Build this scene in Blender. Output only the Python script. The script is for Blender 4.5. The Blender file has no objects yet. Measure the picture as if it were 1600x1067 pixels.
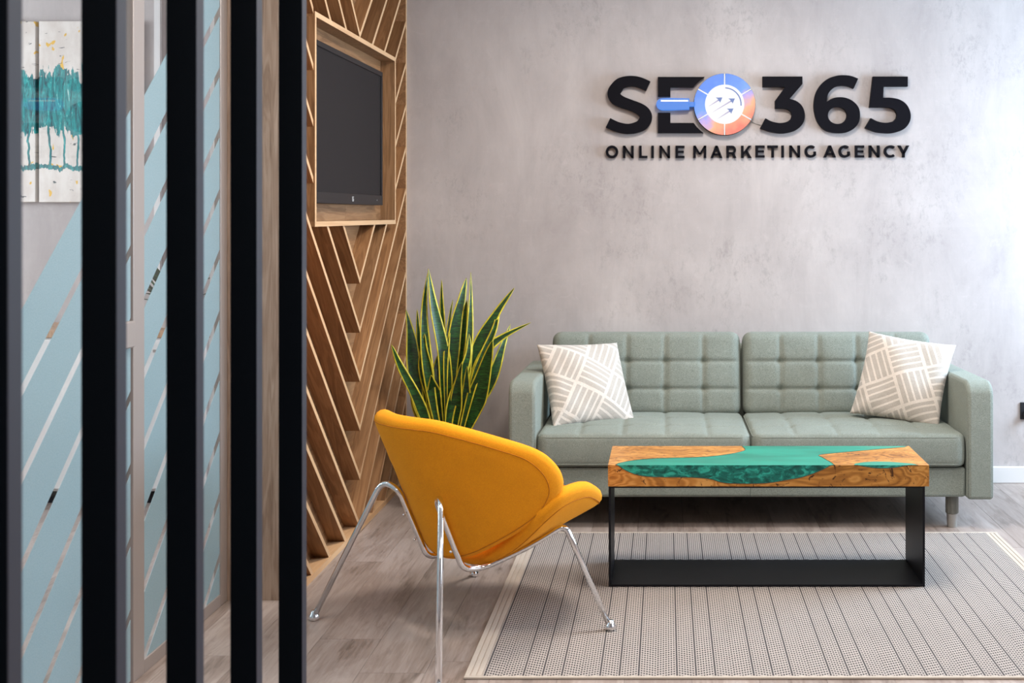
import bpy, bmesh, math, random
from mathutils import Vector, Matrix
from mathutils.geometry import tessellate_polygon
random.seed(7)
S = bpy.context.scene
C = S.collection
PI = math.pi
# ------------------------------------------------------------------ camera
F, CX, CY, H = 1887.0, 1040.0, 335.0, 1.33       # focal length and principal point in 1600x1067 pixels, eye height
cd = bpy.data.cameras.new('camera')
cam = bpy.data.objects.new('camera', cd); C.objects.link(cam)
cam.location = (0, 0, H); cam.rotation_euler = (PI/2, 0, 0)
cd.sensor_width = 36; cd.lens = F/1600*36
cd.shift_x = (800-CX)/1600; cd.shift_y = -(533.5-CY)/1600
cd.clip_start = .05
cd.dof.use_dof = True; cd.dof.focus_distance = 4.7; cd.dof.aperture_fstop = 6.3
S.camera = cam
# ------------------------------------------------------------------ world, light, exposure
w = bpy.data.worlds.new('world'); S.world = w; w.use_nodes = True
w.node_tree.nodes['Background'].inputs[0].default_value = (.55, .72, 1, 1)
w.node_tree.nodes['Background'].inputs[1].default_value = 1.0
vs = S.view_settings
vs.view_transform = 'Standard'; vs.look = 'None'; vs.gamma = 1; vs.use_curve_mapping = False
vs.exposure = -0.55
S.cycles.use_denoising = True
S.cycles.max_bounces = 8; S.cycles.diffuse_bounces = 4; S.cycles.glossy_bounces = 4
S.cycles.transparent_max_bounces = 12; S.cycles.transmission_bounces = 6
S.cycles.sample_clamp_indirect = 6
def area(name, loc, rot, sx, sy, power, col):
    l = bpy.data.lights.new(name, 'AREA'); l.shape = 'RECTANGLE'; l.size = sx; l.size_y = sy
    l.energy = power; l.color = col
    o = bpy.data.objects.new(name, l); o.location = loc; o.rotation_euler = rot; C.objects.link(o); return o
COOL = (.60, .80, 1.0)
area('daylight', (3.06, 5.15, 1.45), (0, PI/2, 0), 1.2, 1.25, 225, COOL)
area('daylight', (3.06, 1.7, 1.75), (0, PI/2, 0), 1.5, 2.6, 34, (.85, .93, 1))
area('daylight', (-4.85, 4.0, 1.6), (0, -PI/2, 0), 1.9, 2.6, 200, (.93, .96, 1))
for i, (x, y, pw) in enumerate([(.35, 4.35, 70), (1.9, 3.6, 26), (-.45, 3.0, 46), (1.3, 1.2, 24), (-.4, .2, 30)]):
    area('ceiling_lamp', (x, y, 2.70), (0, 0, 0), .5, .5, pw, (1, .915, .82))
area('ceiling_lamp', (-2.9, 3.1, 2.70), (0, 0, 0), .5, .5, 45, (.95, .95, 1))
# ------------------------------------------------------------------ helpers
def P(px, py, Y): return Vector(((px-CX)/F*Y, Y, H-(py-CY)/F*Y))
def link(name, me, mats=(), parent=None, loc=None, rot=None):
    for m in (mats if isinstance(mats, (list, tuple)) else [mats]): me.materials.append(m)
    o = bpy.data.objects.new(name, me); C.objects.link(o)
    if parent: o.parent = parent
    if loc is not None: o.location = loc
    if rot is not None: o.rotation_euler = rot
    return o
def mesh(name, bm, mats=(), parent=None, loc=None, rot=None, smooth=False, bevel=0, seg=2, normals=True):
    if normals: bmesh.ops.recalc_face_normals(bm, faces=bm.faces[:])
    me = bpy.data.meshes.new(name); bm.to_mesh(me); bm.free()
    if smooth:
        for p in me.polygons: p.use_smooth = True
    o = link(name, me, mats, parent, loc, rot)
    if bevel:
        b = o.modifiers.new('bevel', 'BEVEL'); b.width = bevel; b.segments = seg; b.limit_method = 'ANGLE'
        b.angle_limit = math.radians(40); b.harden_normals = False
        for p in me.polygons: p.use_smooth = True
        if hasattr(me, 'set_sharp_from_angle'): me.set_sharp_from_angle(angle=math.radians(35))
    return o
def box(bm, x0, x1, y0, y1, z0, z1, mi=0):
    vs_ = [bm.verts.new(p) for p in ((x0,y0,z0),(x1,y0,z0),(x1,y1,z0),(x0,y1,z0),(x0,y0,z1),(x1,y0,z1),(x1,y1,z1),(x0,y1,z1))]
    for f in ((0,3,2,1),(4,5,6,7),(0,1,5,4),(1,2,6,5),(2,3,7,6),(3,0,4,7)):
        fc = bm.faces.new([vs_[i] for i in f]); fc.material_index = mi
def bx(name, x0, x1, y0, y1, z0, z1, m, parent=None, bevel=0, loc=None):
    bm = bmesh.new(); box(bm, x0, x1, y0, y1, z0, z1)
    return mesh(name, bm, m, parent, bevel=bevel, loc=loc)
def thing(name, label, cat, loc=(0,0,0), group=None, rot=0):
    o = bpy.data.objects.new(name, None); C.objects.link(o); o.location = loc; o.rotation_euler = (0,0,rot)
    o.empty_display_size = .1
    o['label'] = label; o['category'] = cat
    if group: o['group'] = group
    return o
def tag(o, label, cat, group=None):
    o['label'] = label; o['category'] = cat
    if group: o['group'] = group
    return o
def struct(o, label, cat=None):
    o['kind'] = 'structure'; o['label'] = label; o['category'] = cat or o.name.split('_')[0]; return o
def catmull(pts, n=8, closed=False):
    pts = [Vector(p) for p in pts]; out = []
    N = len(pts); rng = N if closed else N-1
    for i in range(rng):
        g = lambda k: pts[k % N] if closed else pts[max(0, min(N-1, k))]
        p0, p1, p2, p3 = g(i-1), g(i), g(i+1), g(i+2)
        for k in range(n):
            t = k/n
            out.append(.5*((2*p1)+(p2-p0)*t+(2*p0-5*p1+4*p2-p3)*t*t+(3*p1-p0-3*p2+p3)*t**3))
    if not closed: out.append(pts[-1])
    return out
def tube(bm, pts, r, seg=12, closed=False, cap=True):
    pts = [Vector(p) for p in pts]; N = len(pts)
    rs = r if isinstance(r, (list, tuple)) else [r]*N
    rings = []; up = None
    for i, p in enumerate(pts):
        a = pts[(i-1) % N] if (closed or i > 0) else p
        b = pts[(i+1) % N] if (closed or i < N-1) else p
        t = (b-a).normalized()
        if up is None:
            up = t.orthogonal().normalized()
        up = (up-t*up.dot(t))
        up = up.normalized() if up.length > 1e-6 else t.orthogonal().normalized()
        s = t.cross(up)
        rings.append([bm.verts.new(p+(up*math.cos(2*PI*k/seg)+s*math.sin(2*PI*k/seg))*rs[i]) for k in range(seg)])
    for i in range(N if closed else N-1):
        A, B = rings[i], rings[(i+1) % N]
        for k in range(seg):
            bm.faces.new((A[k], A[(k+1) % seg], B[(k+1) % seg], B[k]))
    if cap and not closed:
        bm.faces.new(rings[0][::-1]); bm.faces.new(rings[-1])
def lathe(bm, prof, cx=0, cy=0, seg=32):
    rings = []
    for r, z in prof:
        rings.append([bm.verts.new((cx+r*math.cos(2*PI*k/seg), cy+r*math.sin(2*PI*k/seg), z)) for k in range(seg)])
    for A, B in zip(rings, rings[1:]):
        for k in range(seg): bm.faces.new((A[k], A[(k+1) % seg], B[(k+1) % seg], B[k]))
    bm.faces.new(rings[0][::-1]); bm.faces.new(rings[-1])
def prism(bm, loops, to3, d0, d1, mi=0):
    """extrude a 2D polygon (loops[0]) with holes (loops[1:]); to3(x, y, depth) gives the point"""
    flat = [p for l in loops for p in l]
    tris = tessellate_polygon([[Vector((p[0], p[1], 0)) for p in l] for l in loops])
    A = [bm.verts.new(to3(p[0], p[1], d0)) for p in flat]; B = [bm.verts.new(to3(p[0], p[1], d1)) for p in flat]
    for t in tris:
        if len(set(t)) < 3: continue
        for V in ([A[i] for i in t], [B[i] for i in t[::-1]]):
            try: bm.faces.new(V).material_index = mi
            except ValueError: pass
    k = 0
    for l in loops:
        n = len(l)
        for i in range(n):
            a, b = k+i, k+(i+1) % n
            bm.faces.new((A[a], A[b], B[b], B[a])).material_index = mi
        k += n
# ------------------------------------------------------------------ materials
class NT:
    def __init__(s, name):
        s.m = bpy.data.materials.new(name); s.m.use_nodes = True; s.t = s.m.node_tree
        s.b = s.t.nodes['Principled BSDF']; s.out = s.t.nodes['Material Output']
    def n(s, typ, **kw):
        nd = s.t.nodes.new(typ)
        for k, v in kw.items():
            if k[0] == '_': setattr(nd, k[1:], v)
        for k, v in kw.items():
            if k[0] != '_':
                inp = nd.inputs[int(k[1:])] if k[0] == 'i' and k[1:].isdigit() else nd.inputs[k.replace('9', ' ')]
                if hasattr(v, 'is_output') or hasattr(v, 'links'): s.t.links.new(v, inp)
                else: inp.default_value = v
        return nd
    def math(s, op, a, b=0.0, c=None, clamp=False):
        kw = dict(i0=a, i1=b)
        if c is not None: kw['i2'] = c
        return s.n('ShaderNodeMath', _operation=op, _use_clamp=clamp, **kw).outputs[0]
    def coord(s, kind='Object'): return s.n('ShaderNodeTexCoord').outputs[kind]
    def mapping(s, v, scale=(1,1,1), rot=(0,0,0), loc=(0,0,0)):
        return s.n('ShaderNodeMapping', Vector=v, Scale=scale, Rotation=rot, Location=loc).outputs[0]
    def noise(s, v, scale=5, detail=3, rough=.5, dist=0, w=None):
        kw = dict(Vector=v, Scale=scale, Detail=detail, Roughness=rough, Distortion=dist)
        if w is not None:
            nd = s.n('ShaderNodeTexNoise', _noise_dimensions='4D', W=w, **kw)
        else: nd = s.n('ShaderNodeTexNoise', **kw)
        return nd.outputs['Fac']
    def ramp(s, f, stops):
        nd = s.n('ShaderNodeValToRGB', Fac=f); e = nd.color_ramp.elements
        while len(e) < len(stops): e.new(.5)
        for k, (p, c) in enumerate(stops):
            e[k].position = p; e[k].color = (*c, 1) if len(c) == 3 else c
        return nd.outputs[0]
    def mix(s, f, a, b, mode='MIX'):
        nd = s.n('ShaderNodeMix', _data_type='RGBA', _blend_type=mode)
        for inp, v in ((nd.inputs[0], f), (nd.inputs[6], a), (nd.inputs[7], b)):
            if hasattr(v, 'is_output'): s.t.links.new(v, inp)
            else: inp.default_value = (*v, 1) if isinstance(v, tuple) and len(v) == 3 else v
        return nd.outputs[2]
    def set(s, **kw):
        for k, v in kw.items():
            inp = s.b.inputs[k.replace('_', ' ')]
            if hasattr(v, 'is_output'): s.t.links.new(v, inp)
            else: inp.default_value = (*v, 1) if isinstance(v, tuple) and len(v) == 3 else v
        return s
    def bump(s, h, strength=.3, dist=.002):
        s.t.links.new(s.n('ShaderNodeBump', Height=h, Strength=strength, Distance=dist).outputs[0], s.b.inputs['Normal']); return s
    def rnd(s): return s.n('ShaderNodeObjectInfo').outputs['Random']
def plain(name, col, rough=.5, metal=0, **kw):
    m = NT(name); m.set(Base_Color=col, Roughness=rough, Metallic=metal, **kw)
    n = m.noise(m.coord(), 60, 2); m.bump(n, .04, .001)
    return m.m
def wood(name, dark, mid, light, axis=0, scale=1.0, rough=.5, knots=False, vary=.25, grain=1.0):
    m = NT(name); r = m.rnd(); w_ = m.math('MULTIPLY', r, 37.0)
    sc = [14*scale]*3; sc[axis] = 1.1*scale
    v = m.mapping(m.coord(), tuple(sc))
    n1 = m.noise(v, 1.2, 4, .55, 1.2, w=w_)
    sc2 = [110*scale]*3; sc2[axis] = 4*scale
    n2 = m.noise(m.mapping(m.coord(), tuple(sc2)), 1.5, 3, .6, 0, w=w_)
    wv = m.math('SINE', m.math('MULTIPLY', n1, 42.0)); wv = m.math('MULTIPLY_ADD', wv, .5*.35*grain, m.math('MULTIPLY_ADD', n1, .9, -.02))
    f = m.math('ADD', m.math('MULTIPLY', wv, .75), m.math('MULTIPLY', n2, .35))
    col = m.ramp(f, [(.22, dark), (.5, mid), (.78, light)])
    if knots:
        kn = m.noise(m.mapping(m.coord(), tuple([5.5*scale if k != axis else 1.6*scale for k in range(3)])), 1.3, 4, .62, 1.8, w=w_)
        col = m.mix(m.ramp(kn, [(.60, (0,0,0)), (.72, (1,1,1))]), col, tuple(c*.45 for c in dark))
    br = m.math('MULTIPLY_ADD', r, 2*vary, 1-vary)
    hsv = m.n('ShaderNodeHueSaturation', Color=col, Value=br).outputs[0]
    m.set(Base_Color=hsv, Roughness=rough); m.bump(n2, .12, .001)
    return m.m
def fabric(name, c1, c2, scale=700, bump=.35, rough=.95, sheen=.3, mott=.12):
    m = NT(name); co = m.coord()
    a = m.noise(m.mapping(co, (1, 1, 3)), scale, 2, .6); b = m.noise(m.mapping(co, (3, 3, 1)), scale, 2, .6)
    f = m.math('MULTIPLY_ADD', a, .5, m.math('MULTIPLY', b, .5))
    big = m.noise(co, 9, 3)
    col = m.ramp(f, [(.36, c1), (.64, c2)])
    col = m.n('ShaderNodeHueSaturation', Color=col, Value=m.math('MULTIPLY_ADD', big, mott*2, 1-mott)).outputs[0]
    m.set(Base_Color=col, Roughness=rough, Sheen_Weight=sheen, Sheen_Roughness=.5, Sheen_Tint=(*c2, 1))
    m.bump(f, bump, .0012); return m.m

# plastered wall: grey microcement with cloudy patches, faint brush strokes and dark pits
def plaster(name, c0, c1, pits=True):
    m = NT(name); co = m.coord()
    a = m.noise(co, .9, 5, .62, .6); b = m.noise(m.mapping(co, (1.4, 1.4, .55)), 3.2, 6, .7, .4)
    f = m.math('MULTIPLY_ADD', a, .5, m.math('MULTIPLY', b, .5))
    col = m.ramp(f, [(.34, c0), (.52, tuple((x+y)/2 for x, y in zip(c0, c1))), (.68, c1)])
    if pits:
        br = m.noise(m.mapping(co, (55, 55, 2.2)), 1.0, 3, .7)
        bh = m.noise(m.mapping(co, (2.5, 2.5, 60)), 1.0, 3, .7)
        col = m.mix(m.math('MULTIPLY', m.ramp(br, [(.5, (0,0,0)), (.75, (1,1,1))]), .08), col, tuple(x*.86 for x in c0))
        col = m.mix(m.math('MULTIPLY', m.ramp(bh, [(.52, (0,0,0)), (.8, (1,1,1))]), .06), col, tuple(min(1, x*1.1) for x in c1))
        p1 = m.noise(m.mapping(co, (1, 1, .55)), 34, 7, .82, .3); p2 = m.noise(co, 2.3, 4, .65)
        pit = m.math('MULTIPLY', m.ramp(p1, [(.50, (0,0,0)), (.64, (1,1,1))]), m.ramp(p2, [(.47, (0,0,0)), (.62, (1,1,1))]))
        col = m.mix(m.math('MULTIPLY', pit, .42), col, tuple(x*.62 for x in c0))
        p3 = m.noise(m.mapping(co, (1, 1, 1.2), loc=(3, 1, 2)), 15, 6, .72, .9)
        col = m.mix(m.math('MULTIPLY', m.ramp(p3, [(.58, (0,0,0)), (.72, (1,1,1))]), .16), col, tuple(min(1, x*1.22) for x in c1))
    m.set(Base_Color=col, Roughness=.62); m.bump(b, .12, .004); return m.m
M = {}
M['wall'] = plaster('grey_plaster', (.375, .333, .328), (.555, .505, .492))
M['wall2'] = plaster('lilac_plaster', (.64, .61, .65), (.70, .67, .71), False)
M['ceil'] = plaster('white_ceiling', (.72, .71, .70), (.76, .75, .74), False)
M['white'] = plain('white_paint', (.70, .68, .67), .45)
def laminate():
    m = NT('grey_oak_laminate'); r = m.rnd(); w_ = m.math('MULTIPLY', r, 53.0); co = m.coord()
    a = m.noise(m.mapping(co, (5.5, .8, 1)), 1.6, 5, .62, 1.0, w=w_)
    fine = m.noise(m.mapping(co, (90, 5, 1)), 1.3, 4, .65, .3, w=w_)
    ring = m.math('SINE', m.math('MULTIPLY', a, 60.0))
    f = m.math('ADD', m.math('MULTIPLY_ADD', ring, .028, a), m.math('MULTIPLY', m.math('SUBTRACT', fine, .5), .55))
    col = m.ramp(f, [(.26, (.155, .118, .098)), (.42, (.285, .225, .197)), (.58, (.37, .305, .275)), (.80, (.45, .385, .355))])
    kn = m.noise(m.mapping(co, (9, 2.2, 1)), 1.2, 5, .6, 1.4, w=w_)
    col = m.mix(m.math('MULTIPLY', m.ramp(kn, [(.58, (0,0,0)), (.74, (1,1,1))]), .8), col, (.085, .062, .05))
    col = m.n('ShaderNodeHueSaturation', Color=col, Value=m.math('MULTIPLY_ADD', r, .16, .92)).outputs[0]
    m.set(Base_Color=col, Roughness=m.math('MULTIPLY_ADD', fine, .2, .28)); m.bump(fine, .10, .001); return m.m
M['plank'] = laminate()
M['under'] = plain('plank_joint', (.06, .05, .04), .9)
M['oak'] = wood('oak_veneer', (.16, .072, .027), (.285, .142, .060), (.41, .225, .105), axis=1, scale=1.0, rough=.5, vary=.22, grain=.7)
M['oakv'] = wood('light_oak_board', (.30, .17, .095), (.45, .27, .16), (.56, .37, .24), axis=2, scale=1.2, rough=.5, vary=.05)
M['oakh'] = wood('oak_box_board', (.17, .085, .036), (.26, .14, .062), (.36, .21, .11), axis=2, scale=1.2, rough=.5, vary=.05)
M['endboard'] = wood('washed_oak_board', (.22, .145, .10), (.33, .235, .175), (.42, .32, .25), axis=2, scale=1.0, rough=.5, vary=.03)
M['nicheback'] = wood('pale_oak_back', (.36, .23, .14), (.56, .37, .24), (.68, .48, .33), axis=2, scale=1.6, rough=.5, vary=.02)
M['band'] = wood('pale_oak_edging', (.50, .28, .14), (.62, .38, .20), (.70, .45, .26), axis=1, scale=1.0, rough=.5, vary=.05, grain=.3)
M['black'] = plain('matt_black_lacquer', (.0012, .0032, .0062), .5, Specular_IOR_Level=.08)
M['postside'] = plain('grey_edged_lacquer', (.030, .027, .037), .55, Specular_IOR_Level=.25)  # slats' right faces coloured grey to paint in the room light on black lacquer
M['alu'] = plain('brushed_aluminium_frame', (.36, .315, .295), .4, .35)
m_ = NT('polished_chrome'); m_.set(Base_Color=(.86, .87, .89), Roughness=.09, Metallic=1); M['chrome'] = m_.m
M['sofa'] = fabric('sage_green_weave', (.115, .133, .114), (.325, .355, .31), 300, 1.0)
M['sofa_dark'] = plain('sofa_seam', (.09, .11, .10), .9)
M['legwood'] = wood('grey_stained_leg', (.10, .10, .085), (.15, .15, .13), (.20, .20, .17), axis=2, scale=2, rough=.5)
M['legmetal'] = plain('grey_leg_cap', (.36, .35, .33), .35, .5)
M['yellow'] = fabric('mustard_wool_felt', (.80, .25, .001), (.99, .40, .003), 300, .9, sheen=.25, mott=.10)
M['yseam'] = plain('mustard_seam', (.55, .18, .001), .9)
M['steel'] = plain('black_powder_steel', (.005, .005, .008), .45, Specular_IOR_Level=.2)
M['soil'] = plain('potting_soil', (.03, .02, .012), .95)
M['pot'] = plain('anthracite_pot', (.05, .05, .055), .6)
M['socket'] = plain('black_plastic', (.008, .009, .012), .4)
M['letter'] = plain('black_acrylic_letter', (.004, .0035, .006), .6, Specular_IOR_Level=.08)
def metal_glossy():
    m = NT('tv_screen_glass'); m.set(Base_Color=(.017, .0145, .015), Roughness=.5, Specular_IOR_Level=.07)
    m.bump(m.noise(m.coord(), 900, 1), .05, .0005); return m.m
M['screen'] = metal_glossy()
M['tvframe'] = plain('tv_black_bezel', (.010, .008, .009), .4, Specular_IOR_Level=.2)
M['tvmark'] = plain('silver_mark', (.6, .6, .6), .3)
def glass_mat():
    m = NT('clear_glass'); t = m.t; t.nodes.remove(m.b)
    tr = m.n('ShaderNodeBsdfTransparent', Color=(.96, .985, .985, 1)); gl = m.n('ShaderNodeBsdfGlossy', Color=(1, 1, 1, 1), Roughness=.02)
    lw = m.n('ShaderNodeFresnel', IOR=1.45); bf = m.n('ShaderNodeNewGeometry').outputs['Backfacing']
    fr = m.math('MULTIPLY', lw.outputs[0], m.math('SUBTRACT', 1.0, bf))
    mx = m.n('ShaderNodeMixShader', i0=fr, i1=tr.outputs[0], i2=gl.outputs[0]); t.links.new(mx.outputs[0], m.out.inputs[0]); return m.m
M['glass'] = glass_mat()
def film_mat():
    m = NT('frosted_film'); t = m.t; t.nodes.remove(m.b)
    n = m.noise(m.coord(), 300, 2)
    col = m.ramp(n, [(.3, (.36, .475, .51)), (.7, (.42, .53, .565))])
    a = m.n('ShaderNodeBsdfTranslucent', Color=col); b = m.n('ShaderNodeBsdfDiffuse', Color=col)
    mx = m.n('ShaderNodeMixShader', i0=.45, i1=a.outputs[0], i2=b.outputs[0])
    g = m.n('ShaderNodeBsdfGlossy', Color=(1, 1, 1, 1), Roughness=.22)
    lw = m.n('ShaderNodeFresnel', IOR=1.35)
    bf = m.n('ShaderNodeNewGeometry').outputs['Backfacing']
    m2 = m.n('ShaderNodeMixShader', i0=m.math('MULTIPLY', lw.outputs[0], m.math('SUBTRACT', 1.0, bf)), i1=mx.outputs[0], i2=g.outputs[0])
    t.links.new(m2.outputs[0], m.out.inputs[0]); return m.m
M['film'] = film_mat()
def emis(name, col, st):
    m = NT(name); m.set(Base_Color=(.03, .03, .03), Emission_Color=col, Emission_Strength=st, Roughness=.4); return m.m
M['lampglow'] = emis('lamp_diffuser', (1, .95, .88), 2.0)
def pillow_mat(rot, loc):
    m = NT('ivory_woven_print'); co = m.coord(); v = m.mapping(co, (1, 1, 1), rot=(0, 0, math.radians(rot)), loc=loc)
    wob = m.noise(co, 6, 2); sep = m.n('ShaderNodeSeparateXYZ', Vector=v)
    cell = .142
    u = m.math('DIVIDE', sep.outputs[0], cell); q = m.math('DIVIDE', sep.outputs[1], cell)
    fu = m.math('FRACT', u); fq = m.math('FRACT', q)
    chk = m.math('MODULO', m.math('ABSOLUTE', m.math('ADD', m.math('FLOOR', u), m.math('FLOOR', q))), 2.0)
    chk = m.math('GREATER_THAN', chk, .5)
    along = m.math('ADD', m.math('MULTIPLY', fu, chk), m.math('MULTIPLY', fq, m.math('SUBTRACT', 1.0, chk)))
    s1 = m.math('GREATER_THAN', m.math('FRACT', m.math('MULTIPLY', along, 5.0)), .30)
    def inner(f, a=.05): return m.math('MULTIPLY', m.math('GREATER_THAN', f, a), m.math('LESS_THAN', f, 1-a))
    mask = m.math('MULTIPLY', s1, m.math('MULTIPLY', inner(fu, .045), inner(fq, .045)))
    weave = m.noise(co, 500, 2)
    ivory = m.ramp(weave, [(.35, (.60, .53, .47)), (.65, (.76, .69, .62))])
    grey = m.ramp(weave, [(.35, (.40, .355, .31)), (.65, (.52, .47, .42))])
    m.set(Base_Color=m.mix(mask, ivory, grey), Roughness=.9, Sheen_Weight=.3)
    h = m.math('ADD', m.math('MULTIPLY', weave, .5), m.math('MULTIPLY', m.noise(co, 16, 3, .6, 1.0), 1.2))
    m.bump(h, .4, .006); return m.m
M['pillow'] = pillow_mat(32, (.060, .060, 0)); M['pillow2'] = pillow_mat(-27, (.03, .0, 0))
def rug_mat():
    m = NT('flatwoven_rug_field'); co = m.coord(); sep = m.n('ShaderNodeSeparateXYZ', Vector=co)
    x, y = sep.outputs[0], sep.outputs[1]; W_ = .0553
    u = m.math('DIVIDE', m.math('ADD', x, .0), W_); iu = m.math('FLOOR', u); fu = m.math('FRACT', u)
    par = m.math('MODULO', m.math('ABSOLUTE', iu), 2.0)
    sgn = m.math('MULTIPLY_ADD', par, 2.0, -1.0)
    row = m.math('ADD', m.math('DIVIDE', y, .0178), m.math('MULTIPLY', m.math('MULTIPLY', sgn, fu), 1.5))
    fr = m.math('FRACT', row); dx = m.math('FRACT', m.math('MULTIPLY', fu, 7.0))
    dot = m.math('MULTIPLY', m.math('LESS_THAN', fr, .58), m.math('LESS_THAN', dx, .66))
    per = m.math('MODULO', m.math('ADD', iu, 400.0), 4.0); strong = m.math('GREATER_THAN', m.math('ABSOLUTE', m.math('SUBTRACT', per, 2.0)), .5)
    edge = m.math('LESS_THAN', fu, .095)
    line = m.math('MULTIPLY', edge, m.math('MULTIPLY_ADD', strong, .75, .15))
    n = m.noise(co, 3.5, 4, .6); fib = m.noise(co, 500, 2)
    base = m.ramp(fib, [(.3, (.36, .31, .28)), (.7, (.52, .46, .42))])
    dark = m.ramp(n, [(.4, (.026, .022, .024)), (.6, (.055, .047, .048))])
    col = m.mix(dot, base, dark); col = m.mix(line, col, (.035, .03, .033))
    m.set(Base_Color=col, Roughness=.95)
    h = m.math('SUBTRACT', m.math('SUBTRACT', 1.0, m.math('MULTIPLY', dot, .6)), line); m.bump(h, .6, .003); return m.m
M['rug'] = rug_mat()
M['rugedge'] = fabric('rug_binding', (.40, .335, .28), (.56, .485, .415), 500, .6)
def resin_mat():
    m = NT('teal_epoxy_resin'); co = m.coord()
    n = m.noise(m.mapping(co, (1, 2.0, 1.8)), 24, 8, .68, 1.0); n2 = m.noise(m.mapping(co, (1, 3, 2)), 3.0, 3, .55, .5)
    geo = m.n('ShaderNodeNewGeometry'); nz = m.n('ShaderNodeSeparateXYZ', Vector=geo.outputs['Normal']).outputs[2]
    top = m.ramp(n2, [(.3, (.003, .19, .13)), (.7, (.007, .31, .215))])
    side = m.ramp(n, [(.36, (.001, .055, .045)), (.50, (.004, .15, .12)), (.62, (.03, .40, .31))])
    m.set(Base_Color=m.mix(m.math('GREATER_THAN', nz, .5), side, top), Roughness=.34, Specular_IOR_Level=.35, Coat_Weight=.12, Coat_Roughness=.1); return m.m
M['resin'] = resin_mat()
def slab_mat():
    m = NT('burr_oak_slab'); co = m.coord()
    n1 = m.noise(m.mapping(co, (1.4, 4, 6)), 1.7, 3, .5, 1.4); n2 = m.noise(m.mapping(co, (10, 60, 90)), 2, 3, .6)
    wv = m.math('SINE', m.math('MULTIPLY', n1, 90.0))
    f = m.math('ADD', m.math('MULTIPLY_ADD', wv, .12, m.math('MULTIPLY', n1, .7)), m.math('MULTIPLY', n2, .28))
    col = m.ramp(f, [(.25, (.22, .082, .014)), (.5, (.47, .20, .040)), (.75, (.66, .34, .095))])
    k = m.noise(m.mapping(co, (1, 1.7, 1)), 21, 5, .66, 2.2); col = m.mix(m.ramp(k, [(.585, (0,0,0)), (.64, (1,1,1))]), col, (.06, .02, .006))
    m.set(Base_Color=col, Roughness=.42, Specular_IOR_Level=.3); m.bump(n2, .08, .001); return m.m
M['slab'] = slab_mat()
M['rim'] = plain('charred_live_edge', (.035, .03, .012), .4)
def leaf_mats():
    m = NT('leaf_green'); co = m.coord(); n = m.noise(m.mapping(co, (14, 14, 75)), 1.6, 4, .65, 1.2)
    col = m.ramp(n, [(.36, (.003, .016, .003)), (.50, (.007, .048, .008)), (.64, (.022, .115, .014))])
    m.set(Base_Color=col, Roughness=.42); a = m.m
    m = NT('leaf_yellow_margin'); n = m.noise(m.coord(), 30, 3)
    m.set(Base_Color=m.ramp(n, [(.35, (.46, .38, .015)), (.65, (.72, .62, .04))]), Roughness=.45); return [a, m.m]
M['leaf'] = leaf_mats()
# ------------------------------------------------------------------ room shell
WY = 5.99                    # back wall
XR = 2.95                    # right wall
XP = -1.285                  # front of the slatted panel
XG = -1.52                   # glass wall
CZ = 2.75
XL, Y0 = -4.75, -1.6
struct(bx('wall_back', XL-.1, XR+.15, WY, WY+.15, 0, CZ, M['wall']), 'grey microcement back wall behind the sofa and the sign', 'wall')
def wall_with_hole(name, x0, x1, holes, ya, yb, mat, label):
    """wall with rectangular window holes (y0, y1, z0, z1) in a plane of constant X"""
    ys = sorted({ya, yb, *[h[0] for h in holes], *[h[1] for h in holes]}); bm = bmesh.new()
    for a, b in zip(ys, ys[1:]):
        h = [q for q in holes if q[0] <= a and q[1] >= b]
        if h: box(bm, x0, x1, a, b, 0, h[0][2]); box(bm, x0, x1, a, b, h[0][3], CZ)
        else: box(bm, x0, x1, a, b, 0, CZ)
    return struct(mesh(name, bm, mat), label, 'wall')
WR = [(4.45, 5.85, .80, 2.1), (.4, 3.0, 1.0, 2.5)]
wall_with_hole('wall_right', XR, XR+.15, WR, Y0, WY, M['wall'], 'grey plastered right wall with two windows')
WL = [(2.6, 5.3, .95, 2.5)]
wall_with_hole('wall_left', XL-.1, XL, WL, Y0, WY, M['wall2'], 'outer wall of the office behind the glass, with a window')
struct(bx('wall_front', XL-.1, XR+.15, Y0-.1, Y0, 0, CZ, M['wall']), 'plastered wall behind the viewer', 'wall')
struct(bx('ceiling', XL-.1, XR+.15, Y0-.1, WY+.15, CZ, CZ+.1, M['ceil']), 'white ceiling', 'ceiling')
for k, (xw, (ya, yb, za, zb)) in enumerate([(XR, WR[0]), (XR, WR[1]), (XL-.1, WL[0])]):
    bm = bmesh.new(); x0, x1 = (xw+.04, xw+.10) if xw > 0 else (xw+.0, xw+.06)
    box(bm, x0, x1, ya, ya+.06, za, zb); box(bm, x0, x1, yb-.06, yb, za, zb); box(bm, x0, x1, ya, yb, za, za+.06); box(bm, x0, x1, ya, yb, zb-.06, zb)
    ym = (ya+yb)/2; box(bm, x0, x1, ym-.03, ym+.03, za, zb)
    o = struct(mesh('window_%d' % (k+1), bm, M['white']), ['white framed window in the right wall beside the sofa', 'white framed window in the right wall nearer the viewer', 'white framed window of the office behind the glass'][k], 'window')
    if k == 0: area_in = None
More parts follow.
